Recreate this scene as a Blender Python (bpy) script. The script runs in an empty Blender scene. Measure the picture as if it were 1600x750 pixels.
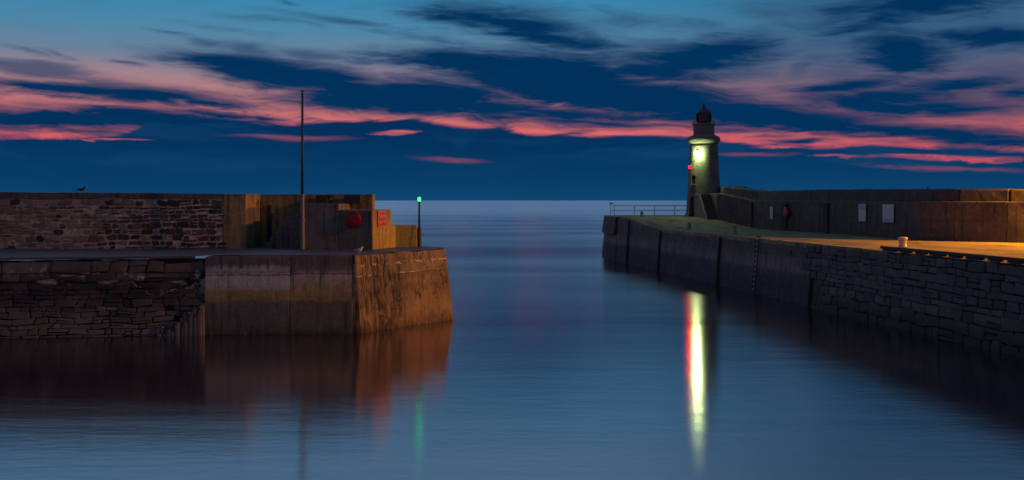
import bpy, math, random
from mathutils import Vector, noise, Matrix

# ------------------------------------------------------------------ camera, world, exposure
SC = bpy.context.scene
COL = SC.collection
F = 1716.0            # focal length of the photograph in its own pixels (1600 wide)
EYE = 5.8
HOR = 313.0

cam = bpy.data.cameras.new('camera')
cam_ob = bpy.data.objects.new('camera', cam)
COL.objects.link(cam_ob)
cam_ob.location = (0, 0, EYE)
cam_ob.rotation_euler = (math.radians(90), 0, 0)
cam.sensor_width = 36.0
cam.lens = 36.0 * F / 1600.0
cam.shift_y = -(375.0 - HOR) / 1600.0
cam.clip_end = 60000
cam.clip_start = 0.1
SC.camera = cam_ob
SC.view_settings.view_transform = 'Standard'
SC.view_settings.look = 'None'
SC.view_settings.gamma = 1
SC.view_settings.exposure = 0.0
SC.view_settings.use_curve_mapping = False
try:
    SC.cycles.use_denoising = True
    SC.cycles.denoiser = 'OPENIMAGEDENOISE'
except Exception:
    pass
SC.cycles.max_bounces = 6
SC.cycles.diffuse_bounces = 3
SC.cycles.glossy_bounces = 3
SC.cycles.sample_clamp_indirect = 3.0

MAST_POWER = 42000.0
STREET_POWER = 30000.0
FLOOD_EMIT = 215.0
RED_EMIT = 110.0
GREEN_EMIT = 10.0
SKY_STRENGTH = 1.0
WATER_ROUGH = 0.132
WATER_ANISO = 0.2


def lin(r, g, b):
    def f(c):
        c = c / 255.0
        return c / 12.92 if c <= 0.04045 else ((c + 0.055) / 1.055) ** 2.4
    return (f(r), f(g), f(b), 1.0)


class N:
    """small helper round a node tree"""
    def __init__(self, nt):
        self.nt = nt
        nt.nodes.clear()

    def new(self, t, **kw):
        n = self.nt.nodes.new(t)
        for k, v in kw.items():
            setattr(n, k, v)
        return n

    def put(self, sock, v):
        if isinstance(v, bpy.types.NodeSocket):
            self.nt.links.new(v, sock)
        elif v is not None:
            try:
                sock.default_value = v
            except Exception:
                if isinstance(v, (int, float)):
                    sock.default_value = (v, v, v)
                else:
                    sock.default_value = tuple(v)[:3]

    def math(self, op, a, b=None, c=None, clamp=False):
        n = self.new('ShaderNodeMath', operation=op, use_clamp=clamp)
        self.put(n.inputs[0], a)
        if b is not None:
            self.put(n.inputs[1], b)
        if c is not None:
            self.put(n.inputs[2], c)
        return n.outputs[0]

    def vmath(self, op, a, b=None):
        n = self.new('ShaderNodeVectorMath', operation=op)
        self.put(n.inputs[0], a)
        if b is not None:
            self.put(n.inputs[1], b)
        return n.outputs['Value'] if op in ('LENGTH', 'DOT_PRODUCT') else n.outputs['Vector']

    def comb(self, x, y, z):
        n = self.new('ShaderNodeCombineXYZ')
        for i, v in enumerate((x, y, z)):
            self.put(n.inputs[i], v)
        return n.outputs[0]

    def sep(self, v):
        n = self.new('ShaderNodeSeparateXYZ')
        self.put(n.inputs[0], v)
        return n.outputs

    def smooth(self, v, a, b, lo=0.0, hi=1.0):
        n = self.new('ShaderNodeMapRange', interpolation_type='SMOOTHSTEP')
        self.put(n.inputs[0], v)
        for i, x in enumerate((a, b, lo, hi)):
            self.put(n.inputs[i + 1], x)
        return n.outputs[0]

    def rng(self, v, a, b, lo=0.0, hi=1.0):
        n = self.new('ShaderNodeMapRange')
        self.put(n.inputs[0], v)
        for i, x in enumerate((a, b, lo, hi)):
            self.put(n.inputs[i + 1], x)
        return n.outputs[0]

    def noise(self, vec, scale=1.0, detail=4.0, rough=0.55, dist=0.0):
        n = self.new('ShaderNodeTexNoise')
        self.put(n.inputs['Vector'], vec)
        self.put(n.inputs['Scale'], scale)
        self.put(n.inputs['Detail'], detail)
        self.put(n.inputs['Roughness'], rough)
        self.put(n.inputs['Distortion'], dist)
        return n.outputs[0]

    def ramp(self, fac, stops, interp='LINEAR'):
        n = self.new('ShaderNodeValToRGB')
        cr = n.color_ramp
        cr.interpolation = interp
        stops = sorted(stops, key=lambda s: s[0])
        cr.elements[0].position = stops[0][0]
        cr.elements[0].color = stops[0][1]
        cr.elements[1].position = stops[-1][0]
        cr.elements[1].color = stops[-1][1]
        for p, c in stops[1:-1]:
            e = cr.elements.new(p)
            e.color = c
        self.put(n.inputs[0], fac)
        return n.outputs[0]

    def mix(self, fac, a, b, mode='MIX'):
        n = self.new('ShaderNodeMix', data_type='RGBA', blend_type=mode)
        self.put(n.inputs[0], fac)
        self.put(n.inputs[6], a)
        self.put(n.inputs[7], b)
        return n.outputs[2]

    def mapping(self, vec, loc=(0, 0, 0), rot=(0, 0, 0), scale=(1, 1, 1), kind='TEXTURE'):
        n = self.new('ShaderNodeMapping', vector_type=kind)
        self.put(n.inputs[0], vec)
        n.inputs[1].default_value = loc
        n.inputs[2].default_value = rot
        n.inputs[3].default_value = scale
        return n.outputs[0]


# ------------------------------------------------------------------ the dusk sky
# U, V = azimuth and elevation of the view direction, both in 1/1716 radian
def azel(px, py):
    dx, dz = px - 800.0, HOR - py
    return F * math.atan2(dx, F), F * math.atan2(dz, math.hypot(F, dx))


world = bpy.data.worlds.new('World')
SC.world = world
world.use_nodes = True
w = N(world.node_tree)
tc = w.new('ShaderNodeTexCoord')
dirv = w.vmath('NORMALIZE', tc.outputs['Generated'])
dx, dy, dz = w.sep(dirv)
U = w.math('MULTIPLY', w.math('ARCTAN2', dx, dy), F)
V = w.math('MULTIPLY', w.math('ARCSINE', dz), F)
fwd = w.smooth(dy, -0.1, 0.75)

front = w.ramp(w.rng(V, 0, 800), [
    (0.00, lin(184, 76, 96)), (75 / 800, lin(210, 88, 99)), (100 / 800, lin(224, 102, 104)),
    (128 / 800, lin(208, 112, 111)), (155 / 800, lin(192, 121, 122)), (188 / 800, lin(160, 130, 140)),
    (218 / 800, lin(108, 128, 152)), (258 / 800, lin(78, 134, 166)), (313 / 800, lin(52, 132, 174)),
    (460 / 800, lin(116, 150, 184)), (1.0, lin(98, 126, 164))])
back = w.ramp(w.rng(V, 0, 2600), [
    (0.0, lin(138, 104, 104)), (0.16, lin(104, 92, 104)), (0.45, lin(56, 84, 120)), (1.0, lin(36, 78, 126))])
clear = w.mix(fwd, back, front)

# noise fields in the sky's own azimuth / elevation coordinates
na = w.noise(w.comb(w.math('MULTIPLY', U, 1 / 170), w.math('MULTIPLY', V, 1 / 30), 3.1), 1, 8, 0.56, 0.7)
nb = w.noise(w.comb(w.math('MULTIPLY', U, 1 / 230), w.math('MULTIPLY', V, 1 / 70), 9.7), 1, 5, 0.55, 0.3)
nc = w.noise(w.comb(w.math('MULTIPLY', U, 1 / 75), w.math('MULTIPLY', V, 1 / 15), 17.3), 1, 8, 0.58, 0.9)
Ud = w.math('ADD', U, w.math('MULTIPLY', w.math('SUBTRACT', nb, 0.5), 200.0))
Vd = w.math('ADD', V, w.math('MULTIPLY', w.math('SUBTRACT', nb, 0.5), 60.0))
nd = w.noise(w.comb(w.math('MULTIPLY', w.math('ADD', Ud, w.math('MULTIPLY', Vd, -2.2)), 1 / 260),
                    w.math('MULTIPLY', w.math('ADD', Vd, w.math('MULTIPLY', Ud, 0.10)), 1 / 28), 23.3), 1, 9, 0.64, 0.8)
ns = w.noise(w.comb(w.math('MULTIPLY', Ud, 1 / 120), w.math('MULTIPLY', w.math('ADD', Vd, w.math('MULTIPLY', U, 0.07)), 1 / 9), 31.7), 1, 6, 0.6, 0.5)
Uw = w.math('ADD', U, w.math('MULTIPLY', w.math('SUBTRACT', na, 0.5), 80.0))
Vw = w.math('ADD', w.math('ADD', V, w.math('MULTIPLY', w.math('SUBTRACT', nb, 0.5), 18.0)), w.math('MULTIPLY', w.math('SUBTRACT', nc, 0.5), 11.0))
Pw = w.comb(Uw, Vw, 0.0)


chain = [None]


def blob(px, py, hx, hy, slope=0.0, s=1.0):
    u, v = azel(px, py)
    # the tiny term only makes the nodes evaluate one after the other (the shader stack is small)
    P = Pw if chain[0] is None else w.vmath('ADD', Pw, w.math('MULTIPLY', chain[0], 1e-7))
    m = w.mapping(P, (u, v, 0), (0, 0, math.atan(-slope)), (hx, hy, 1))
    r = w.vmath('LENGTH', m)
    return w.math('MULTIPLY_ADD', r, -s, s)


def field(lst):
    f = None
    for b in lst:
        x = blob(*b)
        f = x if f is None else w.math('MAXIMUM', f, x)
        chain[0] = f
    return f


DARK = [
    (395, 103, 125, 17, 0.08, 1.4), (470, 122, 135, 25, 0.10, 1.5), (540, 140, 110, 19, 0.05, 1.2), (600, 152, 130, 21, 0.03, 1.2),
    (650, 167, 150, 13, 0.0, 1.1), (700, 150, 75, 15, 0.05, 1.0),
    (680, 150, 170, 28, 0.05, 1.3), (770, 166, 140, 17, 0.04, 1.0), (880, 178, 160, 12, 0.07, 0.9), (560, 160, 150, 18, 0.03, 1.1),
    (740, 100, 145, 20, 0.05, 1.4), (850, 115, 185, 40, 0.07, 1.7), (900, 136, 205, 36, 0.10, 1.7), (1000, 152, 225, 34, 0.13, 1.6),
    (1100, 170, 230, 28, 0.14, 1.4), (1230, 187, 230, 21, 0.12, 1.3), (1390, 203, 160, 12, 0.10, 1.1),
    (1130, 76, 80, 20, -0.12, 1.1), (1080, 94, 120, 24, -0.08, 1.0), (1010, 110, 120, 20, 0.05, 1.0),
    (805, 38, 125, 16, 0.12, 1.2), (760, 22, 90, 13, 0.05, 0.7), (860, 60, 120, 13, 0.15, 0.8),
    (1405, 74, 80, 27, 0.12, 1.1), (1425, 96, 55, 14, 0.1, 0.9), (1450, 6, 150, 27, -0.10, 0.9), (1380, 32, 95, 13, -0.25, 0.7),
    (1560, 60, 95, 16, 0.05, 1.1), (1490, 54, 80, 8, 0.0, 0.7),
    (1330, 136, 85, 12, -0.12, 1.0), (1280, 139, 60, 8, 0.0, 0.8), (1400, 151, 100, 14, 0.0, 1.0), (1465, 167, 110, 12, 0.05, 0.9),
    (1500, 130, 75, 11, 0.0, 0.8), (1340, 162, 110, 15, 0.10, 1.0), (1480, 209, 150, 13, 0.08, 1.1), (1565, 221, 110, 10, 0.05, 1.0), (1590, 146, 40, 14, 0.0, 0.7),
    (120, 140, 130, 7, 0.08, 1.0), (215, 149, 140, 15, 0.05, 1.3), (305, 160, 85, 8, 0.04, 1.0), (150, 168, 80, 4, 0.0, 0.7),
    (80, 187, 180, 17, 0.0, 1.4), (190, 177, 130, 10, 0.03, 1.1), (250, 188, 170, 18, 0.03, 1.3), (330, 180, 90, 8, 0.06, 0.9), (400, 184, 40, 4, 0.05, 0.8),
    (930, 190, 150, 6, 0.06, 0.8), (1150, 204, 60, 4, 0.05, 0.7), (1245, 220, 50, 4, 0.0, 0.9), (1000, 217, 60, 3, 0.0, 0.8), (790, 182, 60, 8, 0.03, 0.6),
]
fd = field(DARK)
dens = w.math('ADD', fd, w.math('MULTIPLY', w.math('SUBTRACT', na, 0.5), 1.1))
dens = w.math('ADD', dens, w.math('MULTIPLY', w.math('SUBTRACT', nc, 0.5), 1.1))
dens = w.math('ADD', dens, w.math('MULTIPLY', w.math('SUBTRACT', ns, 0.5), 1.3))
m_dark = w.smooth(dens, -0.30, 0.72)
m_halo = w.math('MULTIPLY', w.smooth(dens, -1.05, 0.25), 0.74)

VEIL = [
    (330, 67, 45, 9, 0.0, 1.0), (385, 76, 110, 14, 0.12, 1.0), (490, 86, 130, 13, 0.10, 1.0), (570, 100, 90, 12, 0.05, 1.0),
    (30, 100, 120, 14, 0.12, 1.1), (85, 115, 150, 16, 0.15, 1.2), (140, 126, 130, 13, 0.12, 1.0), (40, 78, 70, 7, 0.2, 0.9), (80, 83, 55, 5, 0.25, 0.9),
    (200, 99, 40, 6, 0.1, 1.0), (5, 132, 55, 11, 0.0, 0.8), (450, 2, 30, 5, 0.2, 0.9),
    (430, 33, 110, 8, 0.05, 0.7), (560, 37, 190, 11, 0.10, 0.8), (650, 58, 160, 12, 0.14, 0.9), (700, 66, 150, 12, 0.14, 0.9), (350, 46, 90, 10, 0.1, 0.6), (270, 52, 50, 6, 0.1, 0.6),
    (860, 190, 170, 15, 0.04, 1.0), (760, 178, 120, 14, 0.03, 1.0), (960, 196, 140, 12, 0.05, 0.9), (480, 172, 120, 10, 0.03, 0.6), (640, 140, 150, 24, 0.03, 1.0),
    (960, 80, 150, 26, 0.10, 0.9), (1040, 75, 150, 26, 0.0, 0.9), (1000, 36, 220, 26, 0.1, 0.6), (1150, 110, 150, 34, 0.05, 1.0),
    (1255, 105, 70, 26, -0.3, 1.0), (1250, 45, 110, 12, 0.3, 0.9), (1200, 22, 120, 20, 0.2, 0.7), (1330, 110, 150, 34, 0.0, 0.9),
    (1420, 60, 200, 40, -0.05, 0.9), (1450, 145, 220, 50, 0.03, 1.2), (1330, 155, 150, 34, 0.05, 1.1), (1560, 120, 110, 40, 0.1, 1.0), (1540, 190, 110, 10, 0.06, 0.7),
    (1465, 106, 25, 10, -0.6, 1.0), (1300, 20, 160, 24, 0.1, 0.7), (240, 170, 180, 10, 0.03, 0.7),
]
fv = field(VEIL)
vd = w.math('ADD', fv, w.math('MULTIPLY', w.math('SUBTRACT', nd, 0.5), 2.0))
m_veil = w.math('MULTIPLY', w.smooth(vd, -0.1, 1.05), 0.86)
m_low = w.math('MULTIPLY', w.smooth(nc, 0.46, 0.66), w.math('MULTIPLY', w.smooth(V, 165, 130), w.smooth(nb, 0.36, 0.56, 0.15, 0.75)))
# thin streaks everywhere above the bank
m_str = w.math('MULTIPLY', w.smooth(nd, 0.50, 0.78), w.smooth(U, -400, 600, 0.10, 0.55))
m_right = w.math('MULTIPLY', w.smooth(U, 100, 560, 0.0, 0.72), w.smooth(V, 98, 130))
m_veil = w.math('MAXIMUM', w.math('MAXIMUM', w.math('MAXIMUM', m_veil, m_str), m_low), m_halo)
m_veil = w.math('ADD', m_veil, w.math('MULTIPLY', w.math('SUBTRACT', 1.0, m_veil), m_right))

# low cloud bank along the horizon, top edge traced as a height over azimuth
BANK = [(-400, 80), (0, 94), (100, 93), (190, 97), (240, 117), (300, 122), (350, 124), (430, 118), (480, 120), (560, 127), (620, 130),
        (680, 124), (720, 118), (780, 114), (830, 107), (900, 104), (1000, 101), (1080, 97), (1125, 90), (1200, 85),
        (1300, 80), (1400, 80), (1500, 76), (1600, 72), (2000, 60)]
fc = w.new('ShaderNodeFloatCurve')
cv = fc.mapping.curves[0]
pts = [((azel(px, 300)[0] + 1300) / 2600.0, v / 200.0) for px, v in BANK]
cv.points[0].location = (0.0, 0.35)
cv.points[1].location = (1.0, 0.3)
for p in pts:
    cv.points.new(*p)
fc.mapping.update()
w.put(fc.inputs['Value'], w.rng(U, -1300, 1300))
bank_h = w.math('MULTIPLY', fc.outputs[0], 200.0)
bank_d = w.math('SUBTRACT', bank_h, V)
bank_d = w.math('ADD', bank_d, w.math('MULTIPLY', w.math('SUBTRACT', na, 0.5), 22.0))
bank_d = w.math('ADD', bank_d, w.math('MULTIPLY', w.math('SUBTRACT', nc, 0.5), 12.0))
m_bank = w.smooth(bank_d, -3.0, 5.0)
SLITS = [(90, 204, 130, 7, -0.03), (60, 210, 60, 4, 0.0), (170, 219, 70, 3, 0.0), (612, 207, 44, 4, -0.05), (1330, 245, 60, 4, 0.04), (1440, 244, 70, 5, 0.03),
         (1520, 248, 85, 6, 0.05), (1215, 230, 40, 3, 0.0)]
SOFT = [(705, 249, 75, 6, 0.04), (1480, 264, 140, 6, 0.05), (1180, 242, 80, 4, 0.0), (450, 216, 120, 5, 0.0)]
fs = w.math('ADD', field(SLITS), w.math('MULTIPLY', w.math('SUBTRACT', nc, 0.5), 2.6))
m_slit = w.math('MULTIPLY', w.smooth(fs, 0.0, 0.65), w.math('MULTIPLY', w.smooth(ns, 0.36, 0.58, 0.1, 0.95), w.smooth(nc, 0.30, 0.52, 0.3, 1.0)))
m_soft = w.math('MULTIPLY', w.smooth(field(SOFT), 0.0, 0.9), 0.28)
m_bank = w.math('MULTIPLY', m_bank, w.math('SUBTRACT', 1.0, w.math('MAXIMUM', m_slit, m_soft)))

veil_col = w.mix(w.smooth(V, 110, 250), lin(74, 66, 98), lin(46, 82, 118))
dark_col = w.mix(na, lin(0, 44, 86), lin(2, 54, 96))
bank_col = w.ramp(w.rng(w.math('ADD', V, w.math('MULTIPLY', w.math('SUBTRACT', nb, 0.5), 40)), 0, 130),
                  [(0.0, lin(14, 68, 112)), (0.25, lin(8, 60, 102)), (0.7, lin(3, 50, 92)), (1.0, lin(2, 46, 88))])
bank_col = w.mix(w.math('MULTIPLY', w.smooth(na, 0.45, 0.68), w.smooth(V, 20, 70, 0.05, 0.5)), bank_col, lin(20, 66, 106))
col = w.mix(m_veil, clear, veil_col)
col = w.mix(m_dark, col, dark_col)
col = w.mix(w.math('MULTIPLY', m_bank, fwd), col, bank_col)
# overcast wisps high up and behind
nz = w.noise(w.mapping(dirv, scale=(1.2, 1.2, 3.0), kind='POINT'), 1.6, 5, 0.55)
col = w.mix(w.math('MULTIPLY', w.smooth(nz, 0.45, 0.7), w.smooth(V, 420, 800, 0.0, 0.55)), col, lin(20, 60, 105))
col = w.mix(w.smooth(V, -4, -40), col, lin(10, 34, 56))
bg = w.new('ShaderNodeBackground')
w.put(bg.inputs[0], col)
bg.inputs[1].default_value = SKY_STRENGTH
wo = w.new('ShaderNodeOutputWorld')
w.nt.links.new(bg.outputs[0], wo.inputs[0])


# ------------------------------------------------------------------ object helpers
def tag(o, label=None, cat=None, group=None, kind=None):
    if label: o['label'] = label
    if cat: o['category'] = cat
    if group: o['group'] = group
    if kind: o['kind'] = kind
    return o


def empty(name, loc=(0, 0, 0), rz=0.0):
    o = bpy.data.objects.new(name, None)
    COL.objects.link(o)
    o.location = loc
    o.rotation_euler = (0, 0, rz)
    return o


def copy_tree(o, parent=None):
    c = o.copy()
    COL.objects.link(c)
    if parent is not None:
        c.parent = parent
    for ch in list(o.children):
        copy_tree(ch, c)
    return c


def warp(p, amp, freq):
    return p + noise.noise_vector(p * freq) * amp + noise.noise_vector(p * freq * 4.3) * (amp * 0.4)


class MB:
    def __init__(self):
        self.v, self.f, self.m = [], [], []

    def add(self, vs, fs, m=0):
        b = len(self.v)
        self.v += [Vector(x) for x in vs]
        for f in fs:
            self.f.append([b + i for i in f])
            self.m.append(m)
        return b

    def box(self, c, s, rz=0.0, m=0, rx=0.0, ry=0.0):
        M = Matrix.Rotation(rz, 3, 'Z') @ Matrix.Rotation(ry, 3, 'Y') @ Matrix.Rotation(rx, 3, 'X')
        c = Vector(c)
        vs = [c + M @ Vector((x * s[0] / 2, y * s[1] / 2, z * s[2] / 2)) for z in (-1, 1) for y in (-1, 1) for x in (-1, 1)]
        self.add(vs, [(0, 2, 3, 1), (4, 5, 7, 6), (0, 1, 5, 4), (2, 6, 7, 3), (0, 4, 6, 2), (1, 3, 7, 5)], m)

    def tube(self, p0, p1, r0, r1=None, n=12, m=0, caps=True):
        r1 = r0 if r1 is None else r1
        p0, p1 = Vector(p0), Vector(p1)
        d = (p1 - p0).normalized()
        a = d.orthogonal().normalized()
        b = d.cross(a)
        vs = []
        for p, r in ((p0, r0), (p1, r1)):
            for i in range(n):
                t = 2 * math.pi * i / n
                vs.append(p + (a * math.cos(t) + b * math.sin(t)) * r)
        fs = [(i, (i + 1) % n, n + (i + 1) % n, n + i) for i in range(n)]
        if caps:
            fs += [tuple(range(n - 1, -1, -1)), tuple(range(n, 2 * n))]
        self.add(vs, fs, m)

    def lathe(self, prof, n=32, c=(0, 0, 0), m=0, capb=True, capt=True):
        c = Vector(c)
        vs, fs = [], []
        for r, z in prof:
            for i in range(n):
                t = 2 * math.pi * i / n
                vs.append(c + Vector((r * math.cos(t), r * math.sin(t), z)))
        for k in range(len(prof) - 1):
            for i in range(n):
                j = (i + 1) % n
                fs.append((k * n + i, k * n + j, (k + 1) * n + j, (k + 1) * n + i))
        if capb: fs.append(tuple(range(n - 1, -1, -1)))
        if capt: fs.append(tuple((len(prof) - 1) * n + i for i in range(n)))
        self.add(vs, fs, m)

    def sheet(self, a, b, c, d, nu, nv, amp=0.0, freq=1.0, m=0):
        """bilinear patch a-b (bottom) d-c (top), displaced by a noise of its position"""
        a, b, c, d = map(Vector, (a, b, c, d))
        vs, fs = [], []
        for j in range(nv + 1):
            t = j / nv
            for i in range(nu + 1):
                s = i / nu
                p = (a * (1 - s) + b * s) * (1 - t) + (d * (1 - s) + c * s) * t
                vs.append(warp(p, amp, freq) if amp else p)
        for j in range(nv):
            for i in range(nu):
                k = j * (nu + 1) + i
                fs.append((k, k + 1, k + nu + 2, k + nu + 1))
        self.add(vs, fs, m)

    def solid(self, bot, top, res=0.35, amp=0.02, freq=1.3, m=0, mt=None, cap=True):
        """closed rough prism between two rings of 3D points"""
        n = len(bot)
        ring = []
        for i in range(n):
            a, b = Vector(bot[i]), Vector(bot[(i + 1) % n])
            d, c = Vector(top[i]), Vector(top[(i + 1) % n])
            L = max((b - a).length, (c - d).length)
            nu = max(1, min(60, int(L / res)))
            nv = max(1, min(14, int((d - a).length / res)))
            self.sheet(a, b, c, d, nu, nv, amp, freq, m)
            for k in range(nu):
                p = d.lerp(c, k / nu)
                ring.append(warp(p, amp, freq) if amp else p)
        if cap:
            self.add(ring, [tuple(range(len(ring)))], m if mt is None else mt)

    def build(self, name, mats, parent=None, smooth=False, bevel=0.0, merge=False):
        me = bpy.data.meshes.new(name)
        me.from_pydata([tuple(v) for v in self.v], [], self.f)
        if not isinstance(mats, (list, tuple)):
            mats = [mats]
        for x in mats:
            me.materials.append(x)
        for p, i in zip(me.polygons, self.m):
            p.material_index = i
            p.use_smooth = smooth
        if merge or bevel:
            import bmesh
            bm = bmesh.new()
            bm.from_mesh(me)
            bmesh.ops.remove_doubles(bm, verts=bm.verts, dist=0.0005)
            bmesh.ops.recalc_face_normals(bm, faces=bm.faces)
            bm.to_mesh(me)
            bm.free()
        o = bpy.data.objects.new(name, me)
        COL.objects.link(o)
        if parent is not None:
            o.parent = parent
        if bevel:
            bv = o.modifiers.new('bevel', 'BEVEL')
            bv.width = bevel
            bv.segments = 2
            bv.limit_method = 'ANGLE'
            bv.angle_limit = math.radians(40)
        return o


def local(o, root):
    """give a mesh built in world coordinates to a root Empty without moving it"""
    o.parent = root
    o.matrix_parent_inverse = Matrix.LocRotScale(root.location, root.rotation_euler, None).inverted()
    return o


# ------------------------------------------------------------------ materials
MATS = {}


def surf(name, fn, rough=0.8, spec=0.3, metallic=0.0):
    m = bpy.data.materials.new(name)
    m.use_nodes = True
    n = N(m.node_tree)
    b = n.new('ShaderNodeBsdfPrincipled')
    o = n.new('ShaderNodeOutputMaterial')
    n.nt.links.new(b.outputs[0], o.inputs[0])
    b.inputs['Roughness'].default_value = rough
    b.inputs['Specular IOR Level'].default_value = spec
    b.inputs['Metallic'].default_value = metallic
    geo = n.new('ShaderNodeNewGeometry')
    r = fn(n, geo.outputs['Position'], geo)
    n.put(b.inputs['Base Color'], r[0])
    if len(r) > 1 and r[1] is not None:
        bp = n.new('ShaderNodeBump')
        bp.inputs['Strength'].default_value = r[2] if len(r) > 2 else 0.5
        bp.inputs['Distance'].default_value = 0.05
        n.put(bp.inputs['Height'], r[1])
        n.nt.links.new(bp.outputs[0], b.inputs['Normal'])
    if len(r) > 3 and r[3] is not None:
        n.put(b.inputs['Roughness'], r[3])
    MATS[name] = m
    return m


def g(*c):
    return (c[0], c[1], c[2], 1.0)


def concrete(name, zones, z0, z1, streak=0.55, blotch=0.5, ochre=None, cracks=0.0, pale=None, rough=0.85, sharp=0.0, pour=None, leach=None, runs=None):
    """weathered concrete: colour bands over height, run-down streaks, blotches, pour lines, cracks"""
    def fn(n, pos, geo):
        x, y, z = n.sep(pos)
        big = n.noise(pos, 0.55, 6, 0.6)
        med = n.noise(pos, 2.3, 7, 0.65, 0.6)
        fine = n.noise(pos, 11, 8, 0.75)
        run = n.noise(n.vmath('MULTIPLY', pos, (2.6, 2.6, 0.22)), 1.6, 6, 0.6)
        run2 = n.noise(n.vmath('MULTIPLY', pos, (7.0, 7.0, 0.5)), 1.6, 4, 0.6)
        zz = n.math('ADD', z, n.math('MULTIPLY', n.math('SUBTRACT', run, 0.5), 0.9 * (1 - sharp)))
        zz = n.math('ADD', zz, n.math('MULTIPLY', n.math('SUBTRACT', med, 0.5), 0.5 * (1 - sharp)))
        c = n.ramp(n.rng(zz, z0, z1), [((zv - z0) / (z1 - z0), cc) for zv, cc in zones])
        c = n.mix(n.smooth(big, 0.38, 0.68, 0, blotch), c, g(0.045, 0.038, 0.04))
        if ochre:
            c = n.mix(n.math('MULTIPLY', n.smooth(run2, 0.42, 0.66), n.smooth(med, 0.35, 0.6, 0.0, ochre)), c, g(0.26, 0.15, 0.035))
        c = n.mix(n.math('MULTIPLY', n.smooth(run, 0.5, 0.7), streak), c, g(0.03, 0.026, 0.028))
        if pale:
            pl = n.noise(n.vmath('MULTIPLY', pos, (3.5, 3.5, 0.8)), 1.3, 8, 0.7, 1.2)
            c = n.mix(n.smooth(pl, 0.60, 0.70, 0, pale), c, g(0.50, 0.42, 0.38))
        c = n.mix(n.smooth(fine, 0.42, 0.64, 0.0, 0.55), c, n.mix(0.6, c, g(0.015, 0.015, 0.015)))
        c = n.mix(n.smooth(med, 0.36, 0.5, 0.20, 0.0), c, n.mix(0.5, c, g(0.5, 0.42, 0.36)))
        h = n.math('ADD', n.math('MULTIPLY', med, 0.7), n.math('MULTIPLY', fine, 0.35))
        if cracks:
            vo = n.new('ShaderNodeTexVoronoi', feature='DISTANCE_TO_EDGE')
            wv = n.vmath('ADD', n.vmath('MULTIPLY', pos, (1.6, 1.6, 0.55)),
                         n.vmath('MULTIPLY', n.comb(med, fine, big), (1.1, 0.7, 0.8)))
            n.put(vo.inputs['Vector'], wv)
            vo.inputs['Scale'].default_value = 0.9
            cr = n.smooth(vo.outputs['Distance'], 0.05, 0.0)
            cr = n.math('MULTIPLY', cr, n.smooth(n.noise(pos, 0.8, 3), 0.45, 0.6))
            c = n.mix(n.math('MULTIPLY', cr, cracks), c, g(0.012, 0.01, 0.01))
            h = n.math('SUBTRACT', h, n.math('MULTIPLY', cr, 0.8))
        if runs:
            rn = n.noise(n.vmath('MULTIPLY', pos, (5.5, 5.5, 0.35)), 1.4, 6, 0.65, 0.4)
            rm = n.math('MULTIPLY', n.smooth(rn, 0.46, 0.55), n.smooth(x, runs[1], runs[0]))
            rm = n.math('MULTIPLY', rm, n.smooth(n.noise(pos, 1.1, 3), 0.36, 0.52))
            c = n.mix(n.math('MULTIPLY', rm, 0.9), c, g(0.014, 0.012, 0.012))
        if leach:
            ln_ = n.noise(n.vmath('MULTIPLY', pos, (1.2, 1.2, 3.0)), 1.6, 7, 0.65, 0.8)
            lz = n.math('ADD', z, n.math('MULTIPLY', n.math('SUBTRACT', med, 0.5), 0.16))
            for pz, pw in leach:
                lk = n.math('MULTIPLY', n.smooth(n.math('ABSOLUTE', n.math('SUBTRACT', lz, pz)), pw, pw * 0.2), n.smooth(ln_, 0.50, 0.60))
                c = n.mix(n.math('MULTIPLY', lk, 0.85), c, g(0.52, 0.42, 0.36))
        if pour:
            wz = n.math('ADD', z, n.math('MULTIPLY', n.math('SUBTRACT', med, 0.5), 0.06))
            for pz in pour:
                ln = n.smooth(n.math('ABSOLUTE', n.math('SUBTRACT', wz, pz)), 0.035, 0.008)
                ln = n.math('MULTIPLY', ln, n.smooth(run, 0.35, 0.5))
                c = n.mix(n.math('MULTIPLY', ln, 0.6), c, g(0.03, 0.025, 0.022))
                h = n.math('SUBTRACT', h, n.math('MULTIPLY', ln, 0.5))
        return c, h, 0.6
    return surf(name, fn, rough)


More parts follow.
